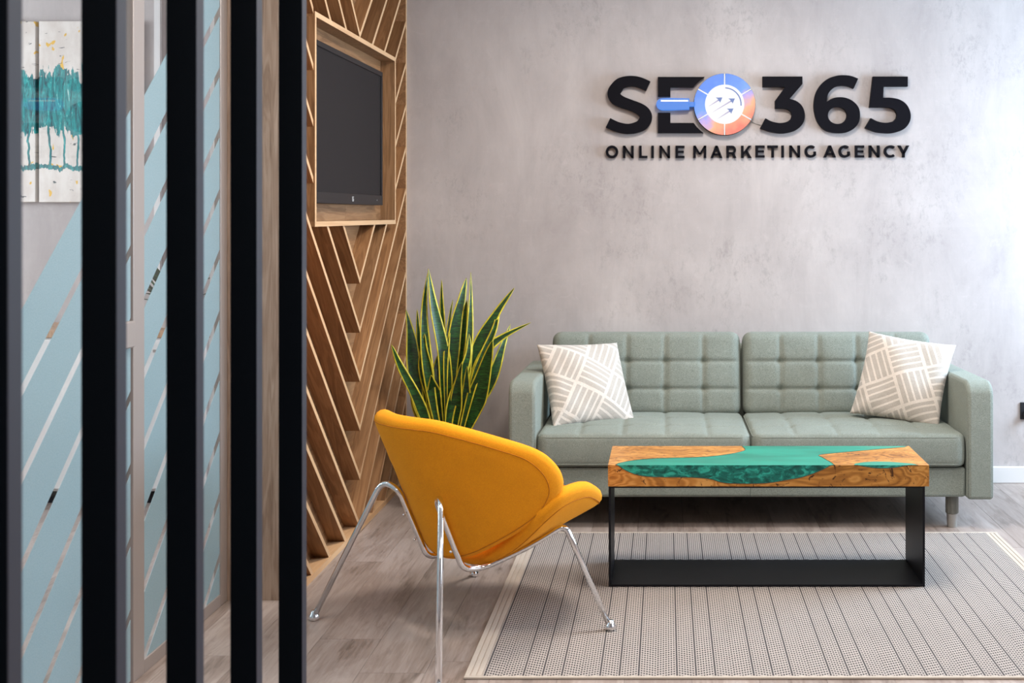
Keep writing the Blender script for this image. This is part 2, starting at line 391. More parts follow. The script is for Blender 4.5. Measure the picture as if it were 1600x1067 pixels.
# floor: laminate planks laid towards the back wall
fl = struct(bx('floor', XL-.1, XR+.15, Y0-.1, WY+.15, -.05, -.0022, M['under']), 'grey brown oak laminate plank floor', 'floor')
rf = random.Random(3); pw_, pl_ = .193, 1.285
x = XL; ci = 0
while x < XR-.001:
    x1 = min(x+pw_, XR); off = rf.random()*pl_ if ci else 0
    y = .6-off
    while y < WY:
        a, b = max(y, .6), min(y+pl_, WY)
        if b-a > .02:
            bm = bmesh.new(); box(bm, -(x1-x)/2+.0005, (x1-x)/2-.0005, -(b-a)/2+.0005, (b-a)/2-.0005, -.008, 0)
            mesh('plank', bm, M['plank'], fl, loc=((x+x1)/2, (a+b)/2, 0))
        y += pl_
    x = x1; ci += 1
struct(bx('baseboard_back', -1.27, XR, WY-.018, WY, 0, .082, M['white'], bevel=.004), 'white baseboard along the back wall', 'baseboard')
struct(bx('baseboard_right', XR-.018, XR, Y0, WY-.018, 0, .082, M['white'], bevel=.004), 'white baseboard along the right wall', 'baseboard')
struct(bx('baseboard_left', XL, XL+.018, Y0, WY, 0, .082, M['white'], bevel=.004), 'white baseboard of the office behind the glass', 'baseboard')
# ceiling lamps (round housings with a glowing diffuser)
LP = [(.35, 4.35), (1.9, 3.6), (-.45, 3.0), (1.3, 1.2), (-.4, .2), (-2.9, 3.1)]
LN = ['nearest the sign wall', 'nearest the right wall', 'over the yellow chair', 'near the viewer on the right', 'right above the viewer', 'in the office behind the glass']
for (x, y), nm in zip(LP, LN):
    t = thing('ceiling_light', 'square white ceiling light '+nm, 'ceiling light', (x, y, CZ), 'square ceiling lights')
    bx('housing', -.3, .3, -.3, .3, -.028, 0, M['white'], t, .004)
    bx('diffuser', -.27, .27, -.27, .27, -.032, -.0281, M['lampglow'], t)
# ------------------------------------------------------------------ slatted oak panel with recessed box
YC, YE0, YE1 = 5.078, 4.166, 5.982
BY0, BY1, BZ0, BZ1 = 4.405, 5.725, 1.285, 2.072     # outer size of the tv box
FD = .062                                            # fin depth
sp = thing('slatted_wall_panel', 'oak wall panel of chevron slats with pale edges around the television niche', 'wall panel', (XP, YC, 0))
def local(o):     # keep world placement while parented to the panel
    o.location = Vector(o.location)-Vector((XP, YC, 0)); return o
def clip(poly, ya, yb, za, zb):
    for ax, val, keep in ((0, ya, 1), (0, yb, -1), (1, za, 1), (1, zb, -1)):
        out = []
        for i in range(len(poly)):
            p, q = poly[i-1], poly[i]
            dp, dq = (p[ax]-val)*keep, (q[ax]-val)*keep
            if (dp >= 0) != (dq >= 0):
                t = dp/(dp-dq); out.append((p[0]+(q[0]-p[0])*t, p[1]+(q[1]-p[1])*t))
            if dq >= 0: out.append(q)
        poly = out
        if not poly: return []
    return poly
SL, TH, SPC = .908, .0245, .2063
ZB = .022
for side in (1, -1):
    ye = YE1-.014 if side > 0 else YE0+.014
    byo = BY1 if side > 0 else BY0
    for k in range(-5, 14):
        tip = .0194+SPC*k
        line = [(YC, tip-TH/2), (ye, tip-TH/2+abs(ye-YC)*SL), (ye, tip+TH/2+abs(ye-YC)*SL), (YC, tip+TH/2)]
        ymin, ymax = min(YC, ye), max(YC, ye)
        rects = [(min(YC, byo), max(YC, byo), ZB, BZ0), (min(byo, ye), max(byo, ye), ZB, CZ), (min(YC, byo), max(YC, byo), BZ1, CZ)]
        pcs = [clip(line, *r) for r in rects]
        zb_ = tip+abs(byo-YC)*SL
        joins = []
        if pcs[0] and pcs[1] and zb_ < BZ0-.012: joins = [[pcs[0], pcs[1]], [pcs[2]]]
        elif pcs[2] and pcs[1] and zb_ > BZ1+.012: joins = [[pcs[0]], [pcs[1], pcs[2]]]
        else: joins = [[p] for p in pcs]
        for grp in joins:
            grp = [g for g in grp if len(g) > 2]
            if not grp: continue
            allp = [p for g in grp for p in g]
            if max(p[1] for p in allp)-min(p[1] for p in allp) < .07: continue
            cy_, cz_ = sum(p[0] for p in allp)/len(allp), sum(p[1] for p in allp)/len(allp)
            ang = math.atan(SL)*side; ca, sa = math.cos(-ang), math.sin(-ang)
            bm = bmesh.new()
            for g in grp:
                g2 = [((p[0]-cy_)*ca-(p[1]-cz_)*sa, (p[0]-cy_)*sa+(p[1]-cz_)*ca) for p in g]
                A = [bm.verts.new((0, *p)) for p in g2]; B = [bm.verts.new((-FD, *p)) for p in g2]
                fa = bm.faces.new(A); fa.material_index = 1; bm.faces.new(B[::-1])
                for i in range(len(A)): bm.faces.new((A[i], A[i-1], B[i-1], B[i]))
            bmesh.ops.remove_doubles(bm, verts=bm.verts[:], dist=1e-5)
            local(mesh('slat', bm, [M['oak'], M['band']], sp, loc=(XP, cy_, cz_), rot=(ang, 0, 0)))
# backing planks behind the fins, edge strips, plinth
rb = random.Random(5)
def backing(ya, yb, za, zb):
    local(bx('back_board', -.012, 0, ya-(ya+yb)/2+.0005, yb-(ya+yb)/2-.0005, za-(za+zb)/2, zb-(za+zb)/2, M['oak'], sp, loc=(XP-FD, (ya+yb)/2, (za+zb)/2)))
cuts = [YE0+.014, 4.40, YC, 5.73, YE1-.014]
for a, b in zip(cuts, cuts[1:]): backing(a, b, ZB, CZ)
for (ya, yb) in ((YE1-.014, YE1+.006), (YE0-.004, YE0+.014)):
    bm = bmesh.new(); box(bm, -FD-.012, .0015, -(yb-ya)/2, (yb-ya)/2, -CZ/2, CZ/2); bm.faces.ensure_lookup_table(); bm.faces[3].material_index = 1
    local(mesh('edge_strip', bm, [M['oak'] if ya > 5 else M['endboard'], M['band']], sp, loc=(XP, (ya+yb)/2, CZ/2)))
local(bx('plinth', -FD-.012, .003, -(YE1-YE0)/2, (YE1-YE0)/2, -.011, .011, M['band'], sp, loc=(XP, (YE0+YE1)/2, .011)))
# the box: four boards and a back
XB = XP+.006; BD = .088; tb = .019
def niche(name, y0, y1, z0, z1, x0=None, x1=None, m=None):
    x0 = XB-BD if x0 is None else x0; x1 = XB if x1 is None else x1
    bm = bmesh.new(); cy_, cz_ = (y0+y1)/2, (z0+z1)/2; box(bm, x0-XB, x1-XB, y0-cy_, y1-cy_, z0-cz_, z1-cz_)
    bm.faces.ensure_lookup_table(); bm.faces[3].material_index = 1
    return local(mesh(name, bm, m or [M['oakh'], M['band']], sp, loc=(XB, cy_, cz_)))
niche('niche_board', BY0, BY1, BZ1-tb, BZ1); niche('niche_board', BY0, BY1, BZ0, BZ0+tb)
niche('niche_board', BY0, BY0+tb, BZ0+tb, BZ1-tb); niche('niche_board', BY1-tb, BY1, BZ0+tb, BZ1-tb)
niche('niche_back', BY0+tb, BY1-tb, BZ0+tb, BZ1-tb, XB-BD, XB-BD+.006, [M['nicheback'], M['nicheback']])
# masonry behind the panel, its oak faced end, and the side wall behind the viewer
struct(bx('wall_partition', XG-.05, XP-FD-.013, YE0+.02, WY, 0, CZ, M['wall2']), 'short wall that carries the slatted oak panel', 'wall')
struct(bx('trim_3', XG-.05, XG-.0145, YE0-.004, YE0+.0195, 0, CZ, M['white']), 'white jamb of the office behind the glass', 'trim')
struct(bx('trim_4', -2.527, -2.497, WY-.025, WY, .082, CZ, M['white']), 'narrow white upright strip on the office back wall', 'trim')
struct(bx('trim_1', XG-.0144, XP-FD-.0122, YE0-.004, YE0+.0195, 0, CZ, M['endboard']), 'light oak board closing the end of the panel wall beside the glass', 'trim')
struct(bx('wall_side', XG-.06, XG+.06, Y0, 2.5, 0, CZ, M['wall']), 'plastered wall before the glass wall starts', 'wall')
# ------------------------------------------------------------------ television
tv = thing('television', 'flat black television hung in the oak niche', 'television', (-1.31, 5.035, 1.372))
tw, th_ = 1.065, .613
bm = bmesh.new(); box(bm, -.045, 0, -tw/2, tw/2, 0, th_); mesh('casing', bm, M['tvframe'], tv, bevel=.006)
bm = bmesh.new()
b = .022
for y0, y1, z0, z1 in ((-tw/2, tw/2, 0, .045), (-tw/2, tw/2, th_-b, th_), (-tw/2, -tw/2+b, .045, th_-b), (tw/2-b, tw/2, .045, th_-b)):
    box(bm, 0, .006, y0, y1, z0, z1)
mesh('bezel', bm, M['tvframe'], tv, bevel=.002)
bx('screen', 0, .0015, -tw/2+b, tw/2-b, .045, th_-b, M['screen'], tv)
bx('wall_mount', -.062, -.045, -.15, .15, .15, .45, M['steel'], tv)
bm = bmesh.new()
for y0, z0, y1, z1 in ((-.011, .012, -.007, .033), (-.011, .012, -.001, .016), (.002, .012, .005, .033), (.002, .012, .013, .016), (.002, .029, .013, .033), (.010, .012, .013, .024), (.007, .021, .013, .024)):
    box(bm, .006, .0072, y0, y1, z0, z1)
mesh('logo', bm, M['tvmark'], tv)
bx('power_light', .006, .0068, .42, .424, .02, .024, M['tvmark'], tv)
# ------------------------------------------------------------------ glass wall and what stands behind it
GY0, GY1, GY2, GY3 = 2.5, 3.418, 3.500, 4.10
GT = 2.62
gw = thing('glass_partition', 'aluminium framed glass partition with diagonal frosted bands', 'glass wall', (XG, 3.8, 0))
def gp(name, x0, x1, y0, y1, z0, z1, m, bev=.002): return bx(name, x0, x1, y0-3.8, y1-3.8, z0, z1, m, gw, bev)
gp('frame_post', -.014, .010, GY1+.008, GY2, 0, GT, M['alu']); gp('frame_post', -.014, .010, GY3, 4.16, 0, GT, M['alu'])
gp('frame_rail', -.014, .010, GY2, GY3, 0, .04, M['alu']); gp('frame_rail', -.03, .03, GY0, 4.16, GT, GT+.05, M['alu'])
gp('frame_post', -.03, .03, GY0, GY0+.05, 0, GT, M['alu'])
gp('glass_pane', -.005, .005, GY2, GY3, .04, GT, M['glass'], 0)
struct(bx('trim_2', XG-.06, XG+.06, 2.5, 4.16, GT+.05, CZ, M['white']), 'white boxing above the glass wall', 'trim')
def bands(parent, y0, y1, z0, z1, org, u0, top_u, s=.9, sp_=.206, gap=.034):
    """frosted parallelograms between thin clear stripes; u = h - s*Y is constant along a stripe"""
    lo = z0-s*y1
    k = math.floor((lo-u0)/sp_)-1
    while u0+k*sp_ < top_u-.001:
        a, b = u0+k*sp_+gap/2, u0+(k+1)*sp_-gap/2
        if b > top_u: b = top_u
        if b-a > .02:
            poly = [(y0, a+s*y0), (y1, a+s*y1), (y1, b+s*y1), (y0, b+s*y0)]
            poly = clip(poly, y0, y1, z0, z1)
            if len(poly) > 2:
                bm = bmesh.new(); prism(bm, [poly], lambda p, q, d: (d, p-org[1], q-org[2]), .0052, .0062)
                mesh('frosted_band', bm, M['film'], parent)
        k += 1
bands(gw, GY2+.001, GY3-.001, .041, GT-.001, (XG, 3.8, 0), 1.197-.9*3.644, 1.753-.9*3.55)
gd = thing('glass_door', 'frameless glass door with diagonal frosted bands left of the partition', 'glass door', (XG, 3.0, 0))
bm = bmesh.new(); box(bm, -.005, .005, GY0+.055-3, GY1-3, .008, GT-.01); mesh('door_glass', bm, M['glass'], gd)
bands(gd, GY0+.056, GY1-.001, .01, GT-.012, (XG, 3.0, 0), .9745-.9*3.135+.0, 1.362-.9*3.0-.09, gap=.030)
bx('lock_case', -.022, .022, GY1-.075-3, GY1-.006-3, .955, 1.03, M['alu'], gd, .004)
# paintings on the office back wall
def paint_mat(seed):
    m = NT('tree_painting'); co = m.mapping(m.coord(), (1, 1, 1), loc=(seed, 0, 0)); base = m.coord()
    z = m.n('ShaderNodeSeparateXYZ', Vector=base).outputs[2]; x = m.n('ShaderNodeSeparateXYZ', Vector=base).outputs[0]
    v = m.math('DIVIDE', z, .9)
    st = m.noise(m.mapping(co, (26, 1, 3.2)), 1, 5, .7, .4); bl = m.noise(m.mapping(co, (7, 1, 7)), 1, 4, .6)
    jag = m.math('ADD', m.math('MULTIPLY', m.math('SUBTRACT', st, .5), .30), m.math('MULTIPLY', m.math('SUBTRACT', bl, .5), .36))
    up = m.math('LESS_THAN', v, m.math('ADD', .70, jag)); lo = m.math('GREATER_THAN', v, m.math('ADD', .39, m.math('MULTIPLY', jag, .7)))
    crown = m.math('MULTIPLY', up, lo)
    g = m.math('ADD', .190, m.math('MULTIPLY', m.math('SUBTRACT', st, .5), .10))
    ground = m.math('LESS_THAN', m.math('ABSOLUTE', m.math('SUBTRACT', v, g)), .013)
    xd = m.math('ADD', x, m.math('MULTIPLY', m.math('SUBTRACT', m.noise(m.mapping(co, (4, 1, 9)), 1, 3), .5), .05))
    tr = m.math('LESS_THAN', m.math('ABSOLUTE', m.math('SUBTRACT', m.math('FRACT', m.math('DIVIDE', m.math('ADD', xd, 1.03), .072)), .5)), .075)
    trunk = m.math('MULTIPLY', tr, m.math('MULTIPLY', m.math('GREATER_THAN', v, .19), m.math('LESS_THAN', v, .48)))
    mask = m.math('MINIMUM', 1.0, m.math('ADD', crown, m.math('ADD', ground, trunk)))
    dn = m.noise(m.mapping(co, (52, 1, 9)), 1, 6, .80, .9)
    teal = m.ramp(dn, [(.36, (.0, .02, .03)), (.43, (.0, .11, .13)), (.55, (.001, .27, .27)), (.62, (.01, .40, .38)), (.66, (.55, .66, .63))])
    dk = m.math('MULTIPLY', m.math('LESS_THAN', v, .48), m.ramp(bl, [(.45, (0,0,0)), (.7, (.6,.6,.6))])); teal = m.mix(dk, teal, (.003, .05, .055))
    cream = m.ramp(m.noise(m.mapping(co, (9, 1, 5)), 1, 4, .6), [(.4, (.62, .55, .50)), (.6, (.72, .665, .615))])
    yl = m.noise(m.mapping(co, (13, 1, 9)), 1.6, 2, .5, .5); cream = m.mix(m.ramp(yl, [(.64, (0,0,0)), (.66, (1,1,1))]), cream, (.72, .42, .04))
    yd = m.noise(m.mapping(co, (10, 1, 34), loc=(2, 0, 5)), 1.6, 3, .6, .5); cream = m.mix(m.ramp(yd, [(.65, (0,0,0)), (.69, (1,1,1))]), cream, (.08, .09, .09))
    m.set(Base_Color=m.mix(mask, cream, teal), Roughness=.5); m.bump(dn, .3, .004); return m.m
for k, (xa, xb) in enumerate(((-111, 55.5), (60.5, 221))):
    A = P(xa, 316, 5.955); B = P(xb, 33, 5.955); wd = B.x-A.x
    t = thing('canvas_painting', ['teal tree canvas farther left on the office wall, cut by the picture edge', 'teal tree canvas on the office wall, the one nearer the glass frame post'][k], 'painting', ((A.x+B.x)/2, WY, A.z), 'pair of teal tree canvases')
    bm = bmesh.new(); box(bm, -wd/2, wd/2, -.035, -.003, 0, B.z-A.z); mesh('canvas', bm, paint_mat(k*3.1+1), t, bevel=.003)
    bm = bmesh.new()
    for x0, x1, z0, z1 in ((-wd/2+.01, -wd/2+.05, .01, B.z-A.z-.01), (wd/2-.05, wd/2-.01, .01, B.z-A.z-.01)): box(bm, x0, x1, -.0029, 0, z0, z1)
    mesh('stretcher_bar', bm, M['oakv'], t)
# low cabinet with wooden top, and a leafy plant on it
cb = thing('low_cabinet', 'white low cabinet with a wooden top under the paintings', 'cabinet', (-2.75, 5.74, 0))
bx('body', -.66, .66, -.2, .2, .06, .765, M['white'], cb, .003); bx('plinth', -.64, .64, -.17, .2, 0, .06, M['steel'], cb)
bx('top', -.67, .67, -.21, .2, .765, .80, M['oakv'], cb, .002)
for k in range(3):
    x0 = -.655+k*.4375
    d = bx('door', x0, x0+.432, -.218, -.2005, .075, .755, M['white'], cb, .002)
    bx('handle', x0+.19, x0+.24, -.229, -.2185, .70, .712, M['alu'], d)
# ------------------------------------------------------------------ black slat screen in the foreground
pt = thing('slatted_screen', 'screen of tall black upright slats nearest the viewer', 'room divider', (-.69, 1.77, 0))
xr_, pw1 = .69, .045
for inv in (.7757e-3, .9728e-3, 1.1655e-3, 1.3640e-3, 1.5650e-3, 1.7606e-3):
    yy = xr_*F*inv
    k_ = yy/1.77
    bm = bmesh.new(); box(bm, -pw1, 0, 0, .030, .02, CZ-.02)
    bm.faces.ensure_lookup_table(); bm.faces[3].material_index = 1
    mesh('slat', bm, [M['black'], M['postside']], pt, loc=(0, yy-1.77, 0), bevel=.0015)
bx('floor_rail', -pw1-.005, .005, xr_*F*.7757e-3-1.80, xr_*F*1.7606e-3-1.73, 0, .0199, M['black'], pt)
bx('ceiling_rail', -pw1-.005, .005, xr_*F*.7757e-3-1.80, xr_*F*1.7606e-3-1.73, CZ-.0199, CZ, M['black'], pt)
# ------------------------------------------------------------------ sign on the back wall
YS = WY-.031; KS = F/YS
def s3(px, py, d): return ((px-CX)/KS, YS+d, H-(py-CY)/KS)
def smooth_loop(pts, n=5, corner=33):
    pts = [Vector(p) for p in pts]; N = len(pts); out = []; cor = []
    for i in range(N):
        a = (pts[i]-pts[i-1]); b = pts[(i+1) % N]-pts[i]
        cor.append(math.degrees(a.angle(b)) > corner)
    for i in range(N):
        j = (i+1) % N; p0, p1, p2, p3 = pts[i-1], pts[i], pts[j], pts[(j+1) % N]
        m1 = (p2-p1) if cor[i] else (p2-p0).normalized()*(p2-p1).length
        m2 = (p2-p1) if cor[j] else (p3-p1).normalized()*(p2-p1).length
        if cor[i] and cor[j]: out.append(p1); continue
        for k in range(n):
            t = k/n
            out.append(p1*(2*t**3-3*t*t+1)+m1*(t**3-2*t*t+t)+p2*(-2*t**3+3*t*t)+m2*(t**3-t*t))
    return out
def stroke(pts, n=6):
    """variable width stroke -> outline; pts (x, y, width)"""
    c = catmull([Vector(p) for p in pts], n); L, R = [], []
    for i, p in enumerate(c):
        a, b = c[max(0, i-1)], c[min(len(c)-1, i+1)]
        t = Vector((b.x-a.x, b.y-a.y)).normalized(); nn = Vector((-t.y, t.x))*p.z/2
        L.append((p.x+nn.x, p.y+nn.y)); R.append((p.x-nn.x, p.y-nn.y))
    return L+R[::-1]
sg = thing('letter_sign', 'large black raised letters and numerals of the sign on the grey wall', 'sign', (s3(1185, 163, 0)[0], WY, s3(0, 163, 0)[2]))
def sub(o, root): o.location = Vector(o.location)-Vector(root.location); return o
def letter(name, loops_list, ox, oy, sc, root, mat, d0=0, d1=.031, bev=0):
    bm = bmesh.new()
    for loops in loops_list:
        prism(bm, [[(ox+x*sc, oy+y*sc) for x, y in l] for l in loops], lambda p, q, d: s3(p, q, d), d0, d1)
    cen = sum((v.co for v in bm.verts), Vector())/len(bm.verts)
    for v in bm.verts: v.co -= cen
    return sub(mesh(name, bm, mat, root, loc=cen), root)
def tup(l): return [(p[0], p[1]) for p in l]
Sp = stroke([(685,229,152),(560,175,152),(430,155,152),(290,185,165),(222,250,180),(178,330,184),(205,405,184),(290,460,170),(415,505,158),(540,555,165),(620,612,178),(651,685,184),(618,770,178),(545,825,162),(400,858,148),(240,833,148),(94,769,152)])
letter('letter', [[Sp]], 940, 110, .10625, sg, M['letter'])
Eu = [(828,95),(1512,95),(1455,135),(1400,185),(1350,245),(1012,245),(1012,382),(828,382)]
El = [(828,622),(1012,622),(1012,772),(1355,772),(1400,830),(1450,880),(1500,920),(828,920)]
letter('letter', [[Eu], [El]], 940, 110, .10625, sg, M['letter'])
T3 = tup(smooth_loop([(133,58),(516,58),(516,130),(395,272),(460,295),(515,345),(540,430),(520,510),(460,570),(380,598),(300,605),(200,588),(110,555),(160,460),(220,490),(300,505),(370,492),(405,465),(415,432),(405,398),(370,372),(320,365),(253,365),(253,292),(350,158),(133,158)]))
letter('letter', [[T3]], 1170, 110, .1625, sg, M['letter'])
T6 = tup(smooth_loop([(1053,78),(1010,172),(960,152),(900,145),(840,155),(790,190),(760,235),(750,300),(800,270),(870,257),(950,268),(1020,310),(1060,365),(1070,430),(1058,500),(1010,560),(940,595),(860,602),(780,592),(710,555),(655,480),(630,390),(627,310),(645,220),(690,140),(760,80),(840,52),(900,45),(980,52)]))
H6 = [(853+92*math.cos(a*PI/20), 432+82*math.sin(a*PI/20)) for a in range(40)]
letter('letter', [[T6, H6]], 1170, 110, .1625, sg, M['letter'])
T5 = tup(smooth_loop([(1195,58),(1530,58),(1530,153),(1298,153),(1292,262),(1370,263),(1450,280),(1520,330),(1557,420),(1545,500),(1490,565),(1400,598),(1320,603),(1220,590),(1120,550),(1175,458),(1240,490),(1320,503),(1390,490),(1420,460),(1425,425),(1410,385),(1370,362),(1300,355),(1162,355)]))
letter('letter', [[T5]], 1170, 110, .1625, sg, M['letter'])
# small line of letters
tg = thing('tagline_sign', 'small black capital letters in one line under the big sign', 'sign', (s3(1185, 237, 0)[0], WY, s3(0, 246, 0)[2]))
W = 25
def seg(x0, y0, x1, y1, w_=W):
    d = Vector((x1-x0, y1-y0)).normalized(); n = Vector((-d.y, d.x))*w_/2
    return [(x0+n.x, y0+n.y), (x1+n.x, y1+n.y), (x1-n.x, y1-n.y), (x0-n.x, y0-n.y)]
def arc(cx, cy, rx, ry, a0, a1, n=24, w_=W):
    o = [(cx+rx*math.cos(math.radians(a0+(a1-a0)*k/n)), cy-ry*math.sin(math.radians(a0+(a1-a0)*k/n))) for k in range(n+1)]
    i = [(cx+(rx-w_)*math.cos(math.radians(a0+(a1-a0)*k/n)), cy-(ry-w_)*math.sin(math.radians(a0+(a1-a0)*k/n))) for k in range(n+1)]
    return o+i[::-1]
def R_(x0, y0, x1, y1): return [(x0, y0), (x1, y0), (x1, y1), (x0, y1)]
def glyph(ch, x0, x1, t=47, b=170):
    m_ = (t+b)/2; c = (x0+x1)/2; h = W/2
    if ch == 'O': return [[arc(c, m_, (x1-x0)/2, (b-t)/2+2, 0, 180, 24)], [arc(c, m_, (x1-x0)/2, (b-t)/2+2, 180, 360, 24)]]
    if ch == 'N': return [[R_(x0, t, x0+W, b)], [R_(x1-W, t, x1, b)], [[(x0, t), (x0+W*.85, t), (x1, b), (x1-W*.85, b)]]]
    if ch == 'L': return [[R_(x0, t, x0+W, b)], [R_(x0+W, b-22, x1, b)]]
    if ch == 'I': return [[R_(c-W/2, t, c+W/2, b)]]
    if ch == 'E': return [[R_(x0, t, x0+W, b)], [R_(x0+W, t, x1, t+22)], [R_(x0+W, b-22, x1, b)], [R_(x0+W, m_-11, x1-7, m_+10)]]
    if ch == 'M': return [[R_(x0, t, x0+W, b)], [R_(x1-W, t, x1, b)], [[(x0, t), (x0+W*.9, t), (c+W*.45, b-36), (c-W*.45, b-36)]], [[(x1, t), (x1-W*.9, t), (c-W*.45, b-36), (c+W*.45, b-36)]]]
    if ch == 'A': return [[[(c-W*.5, t), (c+W*.5, t), (x0+W*1.02, b), (x0, b)]], [[(c-W*.5, t), (c+W*.5, t), (x1, b), (x1-W*1.02, b)]], [R_(c-34, b-46, c+34, b-26)]]
    if ch == 'R': return [[R_(x0, t, x0+W, b)], [R_(x0+W, t, x0+58, t+21)], [R_(x0+W, t+63, x0+58, t+84)], [arc(x0+58, t+42, x1-x0-62, 42, -90, 90, 16, 22)], [[(x0+52, t+80), (x0+80, t+78), (x1, b), (x1-W*1.15, b)]]]
    if ch == 'K': return [[R_(x0, t, x0+W, b)], [[(x1-W*1.3, t), (x1-2, t), (x0+W-2, b-26), (x0+W-2, b-57)]], [[(x0+44, m_+2), (x0+62, m_-16), (x1, b), (x1-W*1.25, b)]]]
    if ch == 'T': return [[R_(x0, t, x1, t+22)], [R_(c-W/2, t+22, c+W/2, b)]]
    if ch == 'C': return [[arc(c+8, m_, (x1-x0)/2+8, (b-t)/2+2, 48, 312, 30)]]
    if ch == 'G': return [[arc(c+5, m_, (x1-x0)/2+5, (b-t)/2+2, 48, 318, 30)], [R_(x1-W, m_, x1, b-20)]]
    if ch == 'Y': return [[[(x0, t), (x0+W*1.1, t), (c+W/2, m_+18), (c-W/2, m_+22)]], [[(x1, t), (x1-W*1.1, t), (c-W/2, m_+18), (c+W/2, m_+22)]], [R_(c-W/2, m_+14, c+W/2, b)]]
for ch, x0, x1 in (('O',40,165),('N',212,320),('L',375,458),('I',499,521),('N',578,685),('E',740,830),('M',918,1048),('A',1090,1210),('R',1250,1350),('K',1397,1503)):
    letter('letter', glyph(ch, x0, x1), 940, 220, .15625, tg, M['letter'], .011, .031)
for ch, x0, x1 in (('E',5,97),('T',125,230),('I',265,290),('N',345,452),('G',498,612),('A',688,812),('G',838,952),('E',1003,1095),('N',1142,1250),('C',1293,1408),('Y',1432,1547)):
    letter('letter', glyph(ch, x0, x1, 45, 165), 1180, 220, .15625, tg, M['letter'], .011, .031)
# illuminated magnifying glass emblem
DC = (1132.1, 163.2); RO = 48.2
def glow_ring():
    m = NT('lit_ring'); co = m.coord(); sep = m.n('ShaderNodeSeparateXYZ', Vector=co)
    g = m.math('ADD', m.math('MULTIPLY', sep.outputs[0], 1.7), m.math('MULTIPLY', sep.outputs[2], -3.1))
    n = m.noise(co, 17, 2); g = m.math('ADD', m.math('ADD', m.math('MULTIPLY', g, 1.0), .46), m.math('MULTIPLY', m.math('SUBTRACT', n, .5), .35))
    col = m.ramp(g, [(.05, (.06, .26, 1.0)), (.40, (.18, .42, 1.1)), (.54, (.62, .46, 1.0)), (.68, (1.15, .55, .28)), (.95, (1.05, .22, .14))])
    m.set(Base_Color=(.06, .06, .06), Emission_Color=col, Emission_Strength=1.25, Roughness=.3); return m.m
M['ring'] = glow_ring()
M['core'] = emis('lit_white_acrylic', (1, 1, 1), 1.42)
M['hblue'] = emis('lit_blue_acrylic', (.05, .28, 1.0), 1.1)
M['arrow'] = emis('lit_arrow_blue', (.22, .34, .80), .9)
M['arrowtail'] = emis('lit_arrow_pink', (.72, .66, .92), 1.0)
em = thing('illuminated_emblem', 'lit round magnifying glass emblem in blue and orange with white centre and arrows', 'light sign', (s3(DC[0], 0, 0)[0], WY, s3(0, DC[1], 0)[2]))
def disc(cx, cy, r0, r1=None, a0=0, a1=360, n=48):
    if r1 is None: return [(cx+r0*math.cos(2*PI*k/n), cy+r0*math.sin(2*PI*k/n)) for k in range(n)]
    return [(cx+r0*math.cos(math.radians(a0+(a1-a0)*k/n)), cy-r0*math.sin(math.radians(a0+(a1-a0)*k/n))) for k in range(n+1)] + \
           [(cx+r1*math.cos(math.radians(a1-(a1-a0)*k/n)), cy-r1*math.sin(math.radians(a1-(a1-a0)*k/n))) for k in range(n+1)]
def emb(name, loops_list, mat, d0, d1, parent=em, keep=False):
    bm = bmesh.new()
    for l in loops_list: prism(bm, l, lambda p, q, d: Vector(s3(p, q, d))-Vector(em.location), d0, d1)
    return mesh(name, bm, mat, parent)
emb('backing_disc', [[disc(*DC, RO)]], M['letter'], -.004, .031)
for k in range(6):
    emb('ring_segment', [[disc(*DC, RO-.4, 30.6, 30+60*k+1.7, 30+60*k+58.3, 14)]], M['ring'], -.010, -.0042)
emb('centre_disc', [[disc(*DC, 30.6)]], M['core'], -.010, -.0042)
for k in range(6):
    a = math.radians(30+60*k); c_, s_ = math.cos(a), -math.sin(a); x0, y0, x1, y1 = DC[0]+c_*29.5, DC[1]+s_*29.5, DC[0]+c_*(RO-.4), DC[1]+s_*(RO-.4)
    emb('spoke', [[seg(x0, y0, x1, y1, 1.6)]], M['core'], -.0104, -.0043)
hx = lambda x: 1010+x*.11875
hy = lambda y: 105+y*.11875
hd = tup(smooth_loop([(hx(565), hy(412)), (hx(565), hy(555)), (hx(210), hy(563)), (hx(155), hy(540)), (hx(130), hy(487)), (hx(155), hy(432)), (hx(210), hy(410))], 5, 60))
emb('handle', [[hd], [R_(hx(560), hy(460), hx(640), hy(515))]], M['hblue'], -.010, .031)
emb('handle_stripe', [[R_(hx(190), hy(433), hx(550), hy(455))]], M['core'], -.0112, -.0101)
emb('highlight_arc', [[disc(DC[0], DC[1], 26.6, 24.6, -5, 88, 16)]], M['arrow'], -.0112, -.0101)
for tx, ty, ex, ey in ((800, 530, 1000, 400), (835, 615, 1165, 412), (915, 695, 1145, 545)):
    x0, y0, x1, y1 = hx(tx), hy(ty), hx(ex), hy(ey); d = Vector((x1-x0, y1-y0)).normalized(); n = Vector((-d.y, d.x))
    bx_, by_ = x1-d.x*9, y1-d.y*9
    a_ = emb('arrow', [[[(hx(ex), hy(ey)), (hx(ex-90), hy(ey+2)), (hx(ex-58), hy(ey+26)), (hx(ex-64), hy(ey+38)), (hx(ex-40), hy(ey+52)), (hx(ex-32), hy(ey+72))]]], M['arrow'], -.0112, -.0101)
    mx_, my_ = hx(ex-52), hy(ey+36)
    emb('arrow_shaft', [[[(x0, y0), (mx_-n.x*1.3, my_-n.y*1.3), (mx_+n.x*1.3, my_+n.y*1.3)]]], M['arrowtail'], -.0112, -.0101, a_) if False else emb('arrow_shaft', [[[(x0, y0), (mx_-n.x*1.3, my_-n.y*1.3), (mx_+n.x*1.3, my_+n.y*1.3)]]], M['arrowtail'], -.0112, -.0101)
